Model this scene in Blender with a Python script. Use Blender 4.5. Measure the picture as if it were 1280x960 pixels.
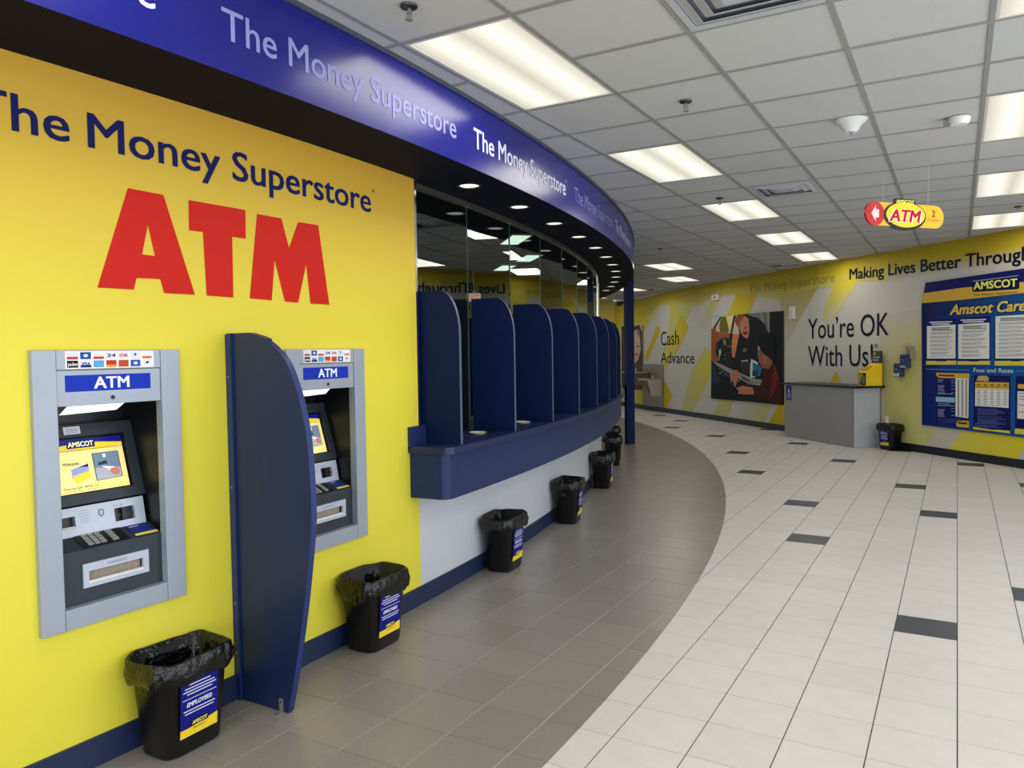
import bpy, bmesh, math, random
from mathutils import Vector, Matrix
random.seed(7)
PI = math.pi
for o in list(bpy.data.objects): bpy.data.objects.remove(o)
SC = bpy.context.scene
COL = SC.collection

# ------------------------------------------------------------------ camera
EYE = 1.5712
YAW, PITCH, ROLL = math.radians(29.9687), math.radians(2.3266), math.radians(-0.8260)
FPX = 965.468
def cam_axes():
    cy, sy, cp, sp = math.cos(YAW), math.sin(YAW), math.cos(PITCH), math.sin(PITCH)
    f = Vector((-sy*cp, cy*cp, -sp)); r = Vector((cy, sy, 0)); u = r.cross(f)
    cr, sr = math.cos(ROLL), math.sin(ROLL)
    return r*cr+u*sr, u*cr-r*sr, f
CR, CU, CF = cam_axes()
cam = bpy.data.cameras.new('camera'); cam.lens = FPX/1280*36; cam.sensor_width = 36; cam.clip_start = .05
camo = bpy.data.objects.new('camera', cam); COL.objects.link(camo)
m = Matrix((CR, CU, -CF)).transposed().to_4x4(); m.translation = (0, 0, EYE)
camo.matrix_world = m
SC.camera = camo

# ------------------------------------------------------------------ world, daylight, exposure
w = bpy.data.worlds.new('sky'); SC.world = w; w.use_nodes = True
w.node_tree.nodes['Background'].inputs[0].default_value = (.80, .90, 1, 1)
w.node_tree.nodes['Background'].inputs[1].default_value = .8
def area(name, loc, rot, sx, sy, power, col):
    l = bpy.data.lights.new(name, 'AREA'); l.shape = 'RECTANGLE'; l.size = sx; l.size_y = sy
    l.energy = power; l.color = col
    o = bpy.data.objects.new(name, l); o.location = loc; o.rotation_euler = rot; COL.objects.link(o); return o
# storefront daylight: the glazed street side lies to the right of and behind the photographer
area('storefront_daylight', (3.45, 2.6, 1.45), (0, PI/2, 0), 2.5, 9.0, 160, (.86, .91, 1))
area('entrance_daylight', (.3, -3.0, 1.45), (PI/2, 0, 0), 5.0, 2.5, 125, (.88, .92, 1))
SC.view_settings.view_transform = 'Standard'; SC.view_settings.look = 'None'
SC.view_settings.gamma = 1; SC.view_settings.use_curve_mapping = False
SC.view_settings.exposure = -0.05
LAMP = 1.25         # brightness of the ceiling diffusers

# ------------------------------------------------------------------ materials
def lin(c):
    return tuple((x/12.92 if x <= .04045 else ((x+.055)/1.055)**2.4) for x in [v/255 for v in c])
MATS = {}
def mat(name, rgb, rough=.5, metal=0, spec=.5, noise=.04, scale=12, bump=0, emit=0, coat=0):
    if name in MATS: return MATS[name]
    M = bpy.data.materials.new(name); M.use_nodes = True; nt = M.node_tree; b = nt.nodes['Principled BSDF']
    c = lin(rgb)
    b.inputs['Roughness'].default_value = rough; b.inputs['Metallic'].default_value = metal
    b.inputs['Specular IOR Level'].default_value = spec
    if coat: b.inputs['Coat Weight'].default_value = coat; b.inputs['Coat Roughness'].default_value = .1
    tc = nt.nodes.new('ShaderNodeTexCoord'); nz = nt.nodes.new('ShaderNodeTexNoise'); nz.inputs['Scale'].default_value = scale
    nz.inputs['Detail'].default_value = 3
    nt.links.new(tc.outputs['Object'], nz.inputs['Vector'])
    rp = nt.nodes.new('ShaderNodeValToRGB'); nt.links.new(nz.outputs['Fac'], rp.inputs[0])
    rp.color_ramp.elements[0].position = .3; rp.color_ramp.elements[1].position = .7
    rp.color_ramp.elements[0].color = tuple(x*(1-noise) for x in c)+(1,)
    rp.color_ramp.elements[1].color = tuple(min(1, x*(1+noise)) for x in c)+(1,)
    nt.links.new(rp.outputs[0], b.inputs['Base Color'])
    if emit:
        nt.links.new(rp.outputs[0], b.inputs['Emission Color']); b.inputs['Emission Strength'].default_value = emit
    if bump:
        bp = nt.nodes.new('ShaderNodeBump'); bp.inputs['Strength'].default_value = bump; bp.inputs['Distance'].default_value = .01
        nt.links.new(nz.outputs['Fac'], bp.inputs['Height']); nt.links.new(bp.outputs[0], b.inputs['Normal'])
    MATS[name] = M; return M
def print_mat(name='printed_vinyl', rough=.5, emit=0, spec=.15):
    if name in MATS: return MATS[name]
    M = bpy.data.materials.new(name); M.use_nodes = True; nt = M.node_tree; b = nt.nodes['Principled BSDF']
    a = nt.nodes.new('ShaderNodeVertexColor'); a.layer_name = 'Col'
    nz = nt.nodes.new('ShaderNodeTexNoise'); nz.inputs['Scale'].default_value = 40
    mx = nt.nodes.new('ShaderNodeMix'); mx.data_type = 'RGBA'; mx.blend_type = 'MULTIPLY'; mx.inputs[0].default_value = .06
    nt.links.new(a.outputs['Color'], mx.inputs[6]); nt.links.new(nz.outputs['Color'], mx.inputs[7])
    nt.links.new(mx.outputs[2], b.inputs['Base Color'])
    b.inputs['Roughness'].default_value = rough; b.inputs['Specular IOR Level'].default_value = spec
    if emit:
        nt.links.new(a.outputs['Color'], b.inputs['Emission Color']); b.inputs['Emission Strength'].default_value = emit
    MATS[name] = M; return M

M_NAVY = mat('navy_laminate', (22, 36, 78), .38, noise=.05, scale=6)
M_NAVY2 = mat('navy_edge', (30, 46, 90), .4, spec=.3, noise=.04)
M_GREYL = mat('pale_grey_paint', (205, 208, 214), .5, noise=.02, scale=4)
M_BLACK = mat('black_plastic', (10, 11, 13), .36, noise=.1)
M_BAG = mat('black_bag_film', (11, 11, 12), .2, noise=.2, scale=26, bump=1.2)
M_CHROME = mat('chrome', (225, 225, 225), .15, metal=1, noise=.03)
M_STEEL = mat('brushed_steel', (160, 158, 152), .35, metal=.6, noise=.05, scale=30)
M_SILV = mat('silver_paint', (160, 168, 180), .38, metal=.2, noise=.02)
M_CHAR = mat('charcoal_plastic', (38, 48, 56), .45, noise=.06)
M_DARK = mat('niche_black', (9, 11, 13), .4, noise=.1)
M_WHITEP = mat('white_plastic', (228, 228, 222), .4, noise=.02)
M_BASE = mat('navy_rubber_base', (24, 40, 74), .5, noise=.05)
M_PRINT = print_mat()

# ------------------------------------------------------------------ mesh helpers
def tag(o, label=None, cat=None, group=None, kind=None):
    if label: o['label'] = label
    if cat: o['category'] = cat
    if group: o['group'] = group
    if kind: o['kind'] = kind
    return o
def empty(name, loc=(0, 0, 0), rz=0, label=None, cat=None, group=None):
    o = bpy.data.objects.new(name, None); COL.objects.link(o); o.location = loc; o.rotation_euler = (0, 0, rz)
    o.empty_display_size = .1
    return tag(o, label, cat, group)
def link(name, me, m, parent=None, loc=None, smooth=False):
    if m is not None:
        for x in (m if isinstance(m, (list, tuple)) else [m]): me.materials.append(x)
    o = bpy.data.objects.new(name, me); COL.objects.link(o)
    if parent: o.parent = parent
    if loc: o.location = loc
    if smooth: smooth_me(me)
    return o
def smooth_me(me):
    for p in me.polygons: p.use_smooth = True
    me.set_sharp_from_angle(angle=.6)
class MB:
    def __init__(s): s.v = []; s.f = []; s.mi = []
    def add(s, v, f, mi=0):
        n = len(s.v); s.v += [tuple(x) for x in v]; s.f += [tuple(i+n for i in q) for q in f]; s.mi += [mi]*len(f); return s
    def box(s, x0, x1, y0, y1, z0, z1, mi=0):
        v = [(x0, y0, z0), (x1, y0, z0), (x1, y1, z0), (x0, y1, z0), (x0, y0, z1), (x1, y0, z1), (x1, y1, z1), (x0, y1, z1)]
        return s.add(v, [(3, 2, 1, 0), (4, 5, 6, 7), (0, 1, 5, 4), (1, 2, 6, 5), (2, 3, 7, 6), (3, 0, 4, 7)], mi)
    def prism(s, pts, d0, d1, axis='y', mi=0):
        # outline pts (a,b) extruded between d0 and d1 along axis; x: (y,z) outline, y: (x,z), z: (x,y)
        def P(a, b, d): return {'x': (d, a, b), 'y': (a, d, b), 'z': (a, b, d)}[axis]
        n = len(pts); v = [P(a, b, d0) for a, b in pts]+[P(a, b, d1) for a, b in pts]
        f = [tuple(range(n))[::-1], tuple(range(n, 2*n))]+[(i, (i+1) % n, n+(i+1) % n, n+i) for i in range(n)]
        return s.add(v, f, mi)
    def cyl(s, c, r, h, n=16, axis='z', r2=None, mi=0):
        r2 = r if r2 is None else r2; v = []
        for k, (rr, d) in enumerate(((r, 0), (r2, h))):
            for i in range(n):
                a = 2*PI*i/n; p, q = rr*math.cos(a), rr*math.sin(a)
                v.append({'z': (c[0]+p, c[1]+q, c[2]+d), 'x': (c[0]+d, c[1]+p, c[2]+q), 'y': (c[0]+p, c[1]+d, c[2]+q)}[axis])
        f = [tuple(range(n))[::-1], tuple(range(n, 2*n))]+[(i, (i+1) % n, n+(i+1) % n, n+i) for i in range(n)]
        return s.add(v, f, mi)
    def lathe(s, c, prof, n=20, mi=0):
        v = []; f = []
        for r, z in prof:
            for i in range(n): v.append((c[0]+r*math.cos(2*PI*i/n), c[1]+r*math.sin(2*PI*i/n), c[2]+z))
        for k in range(len(prof)-1):
            for i in range(n): f.append((k*n+i, k*n+(i+1) % n, (k+1)*n+(i+1) % n, (k+1)*n+i))
        return s.add(v, f, mi)
    def arc(s, r0, r1, s0, s1, z0, z1, step=.15, mi=0, C=None):
        # solid curved bar between radii r0<r1, arc lengths s0..s1 (measured at RW) and heights
        n = max(1, int(math.ceil((s1-s0)/step))); v = []
        for i in range(n+1):
            a = (s0+(s1-s0)*i/n)/RW; c, d = math.cos(a), math.sin(a)
            for r, z in ((r0, z0), (r1, z0), (r1, z1), (r0, z1)): v.append((CX+r*c, CY+r*d, z))
        f = [(0, 1, 2, 3), (4*n+3, 4*n+2, 4*n+1, 4*n)]
        for i in range(n):
            for k in range(4): f.append((4*i+k, 4*i+4+k, 4*i+4+(k+1) % 4, 4*i+(k+1) % 4))
        return s.add(v, f, mi)
    def mesh(s, name):
        me = bpy.data.meshes.new(name); me.from_pydata(s.v, [], s.f); me.update()
        for p, i in zip(me.polygons, s.mi): p.material_index = i
        bm = bmesh.new(); bm.from_mesh(me); bmesh.ops.recalc_face_normals(bm, faces=bm.faces); bm.to_mesh(me); bm.free()
        return me
    def build(s, name, m, parent=None, loc=None, smooth=False, bevel=0):
        o = link(name, s.mesh(name), m, parent, loc, smooth)
        if bevel:
            b = o.modifiers.new('bevel', 'BEVEL'); b.width = bevel; b.segments = 2; b.limit_method = 'ANGLE'; b.angle_limit = .6
        return o

# ------------------------------------------------------------------ plan of the room
CX, CY = -23.5, 2.4          # centre of the big curve of the counter
RW = 20.64                   # radius of the curved left wall
HC = 3.0475                  # ceiling height
RF, ZS = 21.09, 2.65         # fascia radius, soffit height
RGLASS = 20.57
K0 = Vector((-8.7, 21.15, 0)); KS = 12.45   # corner of the slanting right wall, x+y = KS
def polar(R, s, z=0): a = s/RW; return Vector((CX+R*math.cos(a), CY+R*math.sin(a), z))
def ray(x, y): return CF+CR*((x-640)/FPX)-CU*((y-480)/FPX)
S2 = math.sqrt(.5)
def W(x, y, n=0):            # a measured point of the slanting wall -> (distance along it, height)
    d = ray(x, y); t = (KS-n/S2)/(d.x+d.y)
    p = d*t; return ((p.x-K0.x)-(p.y-K0.y))*S2, p.z+EYE

# flat print: coloured polygons and lettering, each layer a hair in front of the last
_fonts = {}
def glyphs(txt, weight=0, shear=0):
    k = (txt, weight, shear)
    if k not in _fonts:
        c = bpy.data.curves.new('t', 'FONT'); c.body = txt; c.offset = weight; c.shear = shear; c.resolution_u = 3
        o = bpy.data.objects.new('t', c); COL.objects.link(o)
        me = bpy.data.meshes.new_from_object(o)
        _fonts[k] = ([tuple(v.co[:2]) for v in me.vertices], [tuple(p.vertices) for p in me.polygons])
        bpy.data.objects.remove(o); bpy.data.curves.remove(c); bpy.data.meshes.remove(me)
    return _fonts[k]
class Flat:
    def __init__(s, fn, step=.0006): s.fn = fn; s.step = step; s.v = []; s.f = []; s.c = []; s.n = 0
    def poly(s, pts, col, lay=None):
        """col: one sRGB colour or one per point"""
        s.n += 1; L = (s.n if lay is None else lay)*s.step; b = len(s.v)
        s.v += [s.fn(a, z, L) for a, z in pts]; s.f.append(tuple(range(b, len(s.v))))
        s.c.append([lin(x) for x in col] if isinstance(col[0], (tuple, list)) else [lin(col)]*len(pts))
        return s
    def rect(s, a0, a1, z0, z1, col, lay=None): return s.poly([(a0, z0), (a1, z0), (a1, z1), (a0, z1)], col, lay)
    def ell(s, a, z, ra, rz, col, n=28, lay=None):
        return s.poly([(a+ra*math.cos(2*PI*i/n), z+rz*math.sin(2*PI*i/n)) for i in range(n)], col, lay)
    def text(s, txt, a0, a1, z0, z1, col, weight=0, shear=0, z0b=None, lay=None):
        """cap height z0..z1, width fitted to a0..a1; z0b = baseline at the right end"""
        V, F = glyphs(txt, min(weight, 0), shear); x0 = min(v[0] for v in V); x1 = max(v[0] for v in V)
        s.n += 1; L0 = (s.n if lay is None else lay)*s.step; cap = .70; w = max(weight, 0)
        for k, (ox, oy) in enumerate(((0, 0),) if w == 0 else ((-w, w*.6), (w, w*.6), (-w, -w*.6), (w, -w*.6)) if w < .012 else ((0, 0), (-w, w*.6), (w, w*.6), (-w, -w*.6), (w, -w*.6))):
            b = len(s.v); L = L0+k*s.step*.04
            for x, y in V:
                t = (x+ox-x0)/(x1-x0); zb = z0+((z0b-z0)*t if z0b is not None else 0)
                s.v.append(s.fn(a0+(a1-a0)*t, zb+(y+oy)/cap*(z1-z0), L))
            for q in F: s.f.append(tuple(i+b for i in q)); s.c.append([lin(col)]*len(q))
        return s
    def build(s, name, parent=None, m=None):
        me = bpy.data.meshes.new(name); me.from_pydata(s.v, [], s.f); me.update()
        at = me.color_attributes.new('Col', 'FLOAT_COLOR', 'CORNER'); i = 0
        for cs in s.c:
            for c in cs: at.data[i].color = (*c, 1); i += 1
        return link(name, me, m or M_PRINT, parent)
def on_plane(n0=0): return lambda a, z, L: (n0+L, a, z)            # local frame: x out of the wall, y to the right
def on_curve(R): return lambda a, z, L: tuple(polar(R+L, a, z))
def px(n=0, n0=0): return lambda x, y, L: (n0+L, *W(x, y, n0))

# ================================================================== FLOOR
def clip_half(P, f):
    """keep the part of polygon P where f(p) > 0 ; crossings found on the edges"""
    out = []
    for i in range(len(P)):
        a, b = P[i], P[(i+1) % len(P)]; fa, fb = f(a), f(b)
        if fa > 0: out.append(a)
        if (fa > 0) != (fb > 0):
            lo, hi = 0., 1.
            for _ in range(16):
                mid = (lo+hi)/2; q = (a[0]+(b[0]-a[0])*mid, a[1]+(b[1]-a[1])*mid)
                if (f(q) > 0) == (fa > 0): lo = mid
                else: hi = mid
            out.append((a[0]+(b[0]-a[0])*lo, a[1]+(b[1]-a[1])*lo))
    return out
def parea(P): return abs(sum(P[i][0]*P[(i+1) % len(P)][1]-P[(i+1) % len(P)][0]*P[i][1] for i in range(len(P))))/2
def rad(p): return math.hypot(p[0]-CX, p[1]-CY)
def proj(p):
    d = Vector(p)-Vector((0, 0, EYE)); z = d.dot(CF)
    if z < .2: return None
    return 640+FPX*d.dot(CR)/z, 480-FPX*d.dot(CU)/z
def seen(P, z):
    q = [proj((p[0], p[1], z)) for p in P]
    if any(t is None for t in q): return 0
    A = parea(q); cx = sum(t[0] for t in q)/len(q); cy = sum(t[1] for t in q)/len(q)
    return A if -60 < cx < 1340 and -60 < cy < 1020 else A*1e-4
RG = 22.15
floor_poly = [(-14, -3.2), (3.45, -3.2), (3.45, KS-3.45), (K0.x, K0.y), (-14, K0.y)]
fl = MB().prism(floor_poly, -.12, -.0025, 'z')
M_GROUT = bpy.data.materials.new('grout'); M_GROUT.use_nodes = True
def grout():
    nt = M_GROUT.node_tree; b = nt.nodes['Principled BSDF']; g = nt.nodes.new('ShaderNodeNewGeometry')
    sub = nt.nodes.new('ShaderNodeVectorMath'); sub.operation = 'DISTANCE'; sub.inputs[1].default_value = (CX, CY, -.0025)
    gt = nt.nodes.new('ShaderNodeMath'); gt.operation = 'GREATER_THAN'; gt.inputs[1].default_value = RG
    mx = nt.nodes.new('ShaderNodeMix'); mx.data_type = 'RGBA'; mx.inputs[6].default_value = (.62, .60, .56, 1); mx.inputs[7].default_value = (.07, .07, .08, 1)
    nt.links.new(g.outputs['Position'], sub.inputs[0]); nt.links.new(sub.outputs['Value'], gt.inputs[0]); nt.links.new(gt.outputs[0], mx.inputs[0])
    nt.links.new(mx.outputs[2], b.inputs['Base Color']); b.inputs['Roughness'].default_value = .7
grout()
floor = tag(fl.build('floor', M_GROUT), kind='structure')
M_TL = mat('ivory_porcelain', (212, 208, 203), .42, noise=.035, scale=9, bump=.04)
M_TG = mat('taupe_porcelain', (140, 134, 130), .30, noise=.05, scale=60, bump=.05)
M_TD = mat('slate_porcelain', (62, 68, 78), .38, noise=.06, scale=30)
def tile_variant(M, k):
    N = M.copy(); N.name = M.name+'_%d' % k
    for n in N.node_tree.nodes:
        if n.type == 'VALTORGB':
            for e in n.color_ramp.elements: e.color = tuple(c*(1+.025*k) for c in e.color[:3])+(1,)
    return N
TLV = [M_TL, tile_variant(M_TL, -1), tile_variant(M_TL, .8)]; TGV = [M_TG, tile_variant(M_TG, -1.6), tile_variant(M_TG, 1.6)]
T = .3048; FX0, FY0 = -1.2067, 3.482
dark = {(3, 4), (0, 10), (-1, 15), (-4, 21), (-6, 27), (-9, 34), (-13, 38), (-14, 43), (-17, 47), (-1, 26), (-4, 32), (-7, 39), (-10, 43),
        (2, 20), (3, 15), (4, 27), (5, 7), (6, 22), (1, 31)}
cells = []
for i in range(-42, 16):
    for j in range(-20, 59):
        x0, y0 = FX0+i*T, FY0+j*T
        gx, gy = .0026, .0019
        P = [(x0+gx, y0+gy), (x0+T-gx, y0+gy), (x0+T-gx, y0+T-gy), (x0+gx, y0+T-gy)]
        P = clip_half(P, lambda p: KS-p[0]-p[1]);
        if P: P = clip_half(P, lambda p: K0.y-p[1])
        if P: P = clip_half(P, lambda p: rad(p)-20.645)
        if P: P = clip_half(P, lambda p: 3.45-p[0])
        if not P: continue
        for kind, f in (('light', lambda p: rad(p)-RG-.001), ('grey', lambda p: RG-.001-rad(p))):
            Q = clip_half(P, f)
            if len(Q) < 3 or parea(Q) < 2e-4: continue
            k = 'dark' if kind == 'light' and (i, j) in dark else kind
            cells.append((seen(Q, 0), k, Q))
cells.sort(key=lambda c: -c[0])
cnt = {'light': 0, 'grey': 0, 'dark': 0}; rest = {'light': [], 'grey': [], 'dark': []}
full = {}
for A, k, Q in cells:
    if cnt[k] < 300 and A > 0:
        cnt[k] += 1
        x0, y0 = Q[0]
        V = {'light': TLV, 'grey': TGV, 'dark': [M_TD]}[k]; mi = random.randrange(len(V))
        L = [(round(a-x0, 4), round(b-y0, 4)) for a, b in Q]; key = (k, mi, tuple(L))
        if key not in full:
            me = MB().prism(L, -.008, 0, 'z').mesh('tile'); me.materials.append(V[mi]); full[key] = me
        o = bpy.data.objects.new({'light': 'light_tile', 'grey': 'grey_tile', 'dark': 'dark_tile'}[k], full[key])
        COL.objects.link(o); o.parent = floor; o.location = (x0, y0, 0)
    else: rest[k].append(Q)
for k, nm, V in (('light', 'light_tile_field', TLV), ('grey', 'grey_tile_field', TGV), ('dark', 'dark_tile_field', [M_TD])):
    if rest[k]:
        b = MB()
        for Q in rest[k]: b.prism(Q, -.008, 0, 'z', mi=random.randrange(len(V)))
        tag(b.build(nm, list(V), floor), kind='stuff')

# ================================================================== CEILING
G = .60961; GX0, GY0 = -1.7030, 4.2136
ceil_poly = [(-14, -3.2), (3.45, -3.2), (3.45, KS-3.45), (K0.x, K0.y), (-14, K0.y)]
M_TB = mat('t_bar_paint', (150, 150, 146), .5, noise=.02)
M_CT = mat('mineral_tile', (198, 199, 198), .85, noise=.035, scale=140, bump=.25)
M_CT2 = tile_variant(M_CT, -1)
ceiling = tag(MB().prism(ceil_poly, HC+.03, HC+.1, 'z').build('ceiling', mat('deck', (80, 80, 80), .9)), kind='structure')
lights = [(-1, j) for j in (-10, -6, -2, 2, 6, 10, 14)]+[(3, j) for j in (-10, -6, -2, 2, 6, 10)]+[(7, -6), (7, -2), (7, 2), (-5, 14), (-6, 18), (-9, 21), (-12, 24), (-2, 20) if 0 else (-15, 22)]  # panels beyond the view are added to help light the room
vents = [(0, 5), (1, -2), (-2, 16), (-8, 22)]
taken = set(vents)
for i, j in lights: taken |= {(i, j), (i, j+1)}
ct = []
def inroom(P): 
    P = clip_half(P, lambda p: KS-p[0]-p[1])
    if P: P = clip_half(P, lambda p: K0.y-p[1])
    if P: P = clip_half(P, lambda p: 3.45-p[0])
    if P: P = clip_half(P, lambda p: rad(p)-RF)
    return P
grid = MB()
for i in range(-21, 10):
    for j in range(-13, 30):
        x0, y0 = GX0+i*G, GY0+j*G
        if (i, j) not in taken:
            g = .0125
            P = inroom([(x0+g, y0+g), (x0+G-g, y0+g), (x0+G-g, y0+G-g), (x0+g, y0+G-g)])
            if len(P) > 2 and parea(P) > 1e-3: ct.append((seen(P, HC), P))
        for P, z in (([(x0-.012, y0-.012), (x0+.012, y0-.012), (x0+.012, y0+G-.012), (x0-.012, y0+G-.012)], HC),
                     ([(x0+.012, y0-.012), (x0+G-.012, y0-.012), (x0+G-.012, y0+.012), (x0+.012, y0+.012)], HC+.0005)):
            if (P[1][1] > P[0][1]-1) and ((i, j) in taken and (i, j-1) in taken and any((i, j-1) == l and (i, j) == (l[0], l[1]+1) for l in lights)) and z > HC: continue
            P = inroom(P)
            if len(P) > 2: grid.prism(P, z, z+.028, 'z')
grid.build('ceiling_grid', M_TB, ceiling)
ct.sort(key=lambda c: -c[0]); fullc = {}; b = MB()
for n, (A, P) in enumerate(ct):
    if n < 300 and A > 0:
        x0, y0 = P[0]; L = tuple((round(a-x0, 4), round(c-y0, 4)) for a, c in P); mi = random.randrange(2)
        if (L, mi) not in fullc:
            me = MB().prism(L, 0, .015, 'z').mesh('tile'); me.materials.append((M_CT, M_CT2)[mi]); fullc[(L, mi)] = me
        o = bpy.data.objects.new('ceiling_tile', fullc[(L, mi)]); COL.objects.link(o); o.parent = ceiling; o.location = (x0, y0, HC+.006)
    else: b.prism(P, HC+.006, HC+.021, 'z')
tag(b.build('ceiling_tile_field', M_CT, ceiling), kind='stuff')

# recessed troffers
def lamp_mat():
    M = bpy.data.materials.new('prismatic_diffuser'); M.use_nodes = True; nt = M.node_tree; nt.nodes.clear()
    out = nt.nodes.new('ShaderNodeOutputMaterial'); e = nt.nodes.new('ShaderNodeEmission'); tc = nt.nodes.new('ShaderNodeTexCoord')
    sx = nt.nodes.new('ShaderNodeSeparateXYZ'); nt.links.new(tc.outputs['Object'], sx.inputs[0])
    cr = nt.nodes.new('ShaderNodeMapRange'); cr.inputs[1].default_value = -.3; cr.inputs[2].default_value = .3; nt.links.new(sx.outputs[0], cr.inputs[0])
    r = nt.nodes.new('ShaderNodeValToRGB'); nt.links.new(cr.outputs[0], r.inputs[0]); el = r.color_ramp.elements
    el[0].position = 0; el[0].color = (.52, .49, .40, 1); el[1].position = 1; el[1].color = (.52, .49, .40, 1)
    for p, c in ((.27, (1, .97, .84, 1)), (.5, (.60, .56, .46, 1)), (.73, (1, .97, .84, 1))):
        x = el.new(p); x.color = c
    nt.links.new(r.outputs[0], e.inputs[0]); e.inputs[1].default_value = LAMP; nt.links.new(e.outputs[0], out.inputs[0]); return M
M_LAMP = lamp_mat(); M_FRAME = mat('troffer_frame', (215, 212, 200), .4)
frame_me = MB().box(-.297, .297, -.6, -.58, 0, .02).box(-.297, .297, .58, .6, 0, .02).box(-.297, -.277, -.58, .58, 0, .02).box(.277, .297, -.58, .58, 0, .02).mesh('frame'); frame_me.materials.append(M_FRAME)
diff_me = MB().box(-.277, .277, -.58, .58, .006, .014).mesh('diffuser'); diff_me.materials.append(M_LAMP)
where = {(-1, -2): 'nearest lit panel beside the blue fascia, lettering reflecting below it', (-1, 2): 'second lit panel in the row beside the blue fascia',
         (-1, 6): 'third lit panel in the row, just left of the square air vent', (-1, 10): 'fourth lit panel in the row beyond the square air vent',
         (-1, 14): 'last lit panel of the long row, closest to the slanting yellow wall', (3, -2): 'lit panel at the top right corner of the picture',
         (3, 2): 'second panel of the row at the right edge', (3, 6): 'third panel of the row at the right edge',
         (3, 10): 'last of the right row, close above the yellow wall', (-5, 14): 'upper of two small far panels just right of the fascia end',
         (-6, 18): 'lower of two small far panels just right of the fascia end', (-9, 21): 'distant lit panel seen behind the top of the navy post',
         (-12, 24): 'farthest lit panel, seen under the end of the soffit'}
for i, j in lights:
    x, y = GX0+(i+.5)*G, GY0+(j+1)*G
    if x+y > KS-.5: continue
    L = empty('ceiling_light', (x, y, HC+.001), 0, 'recessed ceiling light, '+where.get((i, j), 'prismatic panel added outside the frame to light the room'), 'ceiling light', 'recessed fluorescent ceiling panels')
    link('frame', frame_me, None, L); link('diffuser', diff_me, None, L)
    al = area('troffer_tubes', (0, 0, .003), (0, 0, 0), .54, 1.14, 10.3, (1, .95, .85)); al.parent = L
# air diffusers
M_VENT = mat('vent_enamel', (188, 192, 198), .4, noise=.03)
M_VDK = mat('vent_dark', (110, 112, 116), .6)
vlab = {(0, 5): 'square louvred air vent beside the third ceiling light', (1, -2): 'large square louvred air vent at the top edge of the picture', (-2, 16): 'small distant air vent near the yellow wall, left of the last panel', (-8, 22): 'farthest air vent above the drinking fountain'}
for i, j in vents:
    V = empty('air_vent', (GX0+(i+.5)*G, GY0+(j+.5)*G, HC), 0, vlab[(i, j)], 'air vent', 'ceiling air vents')
    h = .295
    MB().box(-h, h, -h, h, .016, .02).build('backing', M_VDK, V)
    MB().box(-h, h, -h, -h+.03, 0, .01).box(-h, h, h-.03, h, 0, .01).box(-h, -h+.03, -h+.03, h-.03, 0, .01).box(h-.03, h, -h+.03, h-.03, 0, .01).build('frame', M_VENT, V)
    for k in range(3):
        a = .262-.064*k; q = a-.050; z0, z1 = -.006, .010
        v = [(-a, -a, z1), (a, -a, z1), (a, a, z1), (-a, a, z1), (-q, -q, z0), (q, -q, z0), (q, q, z0), (-q, q, z0)]
        v += [(x, y, z+.003) for x, y, z in v]
        f = []
        for n in range(4):
            p = (n+1) % 4; f += [(n, p, p+4, n+4), (n+8, n+12, p+12, p+8), (n, n+8, p+8, p), (n+4, p+4, p+12, n+12)]
        if k == 2: f.append((4, 5, 6, 7))
        MB().add(v, f).build('louvre', M_VENT, V)
# sprinklers
for (x, y), lb in (((-2.03, 2.69), 'pendent fire sprinkler nearest the camera, by the blue fascia'), ((-1.41, 4.56), 'pendent fire sprinkler between the first and second ceiling lights, on the right'),
               ((-2.02, 7.62), 'pendent fire sprinkler in front of the third ceiling light'), ((-3.75, 10.87), 'small distant fire sprinkler just right of the fascia end'), ((.55, 9.9), 'fire sprinkler in front of the last light of the right row')):
    S = empty('fire_sprinkler', (x, y, HC), 0, lb, 'sprinkler', 'ceiling fire sprinklers')
    MB().lathe((0, 0, 0), [(0, 0), (.038, 0), (.036, -.006), (.018, -.012), (0, -.012)]).build('escutcheon', mat('bronze', (70, 66, 62), .35, metal=.7), S, smooth=True)
    MB().cyl((0, 0, -.03), .009, .02, 10).box(-.014, -.010, -.003, .003, -.055, -.025).box(.010, .014, -.003, .003, -.055, -.025).cyl((0, 0, -.052), .003, .03, 8).build('frame', M_STEEL, S)
    MB().cyl((0, 0, -.058), .017, .003, 12).build('deflector', M_STEEL, S)

# ================================================================== WALLS
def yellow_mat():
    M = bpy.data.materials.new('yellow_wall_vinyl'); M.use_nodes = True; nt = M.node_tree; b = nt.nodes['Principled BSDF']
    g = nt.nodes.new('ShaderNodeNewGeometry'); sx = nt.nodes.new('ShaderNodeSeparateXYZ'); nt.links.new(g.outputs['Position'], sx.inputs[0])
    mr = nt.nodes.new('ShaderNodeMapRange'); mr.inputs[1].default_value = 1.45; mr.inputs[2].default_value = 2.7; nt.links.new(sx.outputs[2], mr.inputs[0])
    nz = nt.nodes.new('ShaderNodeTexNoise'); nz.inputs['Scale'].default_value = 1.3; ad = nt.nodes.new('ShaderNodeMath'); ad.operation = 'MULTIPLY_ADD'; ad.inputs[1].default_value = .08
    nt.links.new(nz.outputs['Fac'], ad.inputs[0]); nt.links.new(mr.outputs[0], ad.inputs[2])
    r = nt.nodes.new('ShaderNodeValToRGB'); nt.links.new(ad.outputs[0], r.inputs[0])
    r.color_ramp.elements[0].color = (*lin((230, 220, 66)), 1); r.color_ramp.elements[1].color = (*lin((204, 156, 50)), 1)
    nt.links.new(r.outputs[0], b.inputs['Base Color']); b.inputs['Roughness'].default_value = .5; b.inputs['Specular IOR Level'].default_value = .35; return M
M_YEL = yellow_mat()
ATMS = (-.574, .618)          # centres of the two cash machines along the wall
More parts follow.
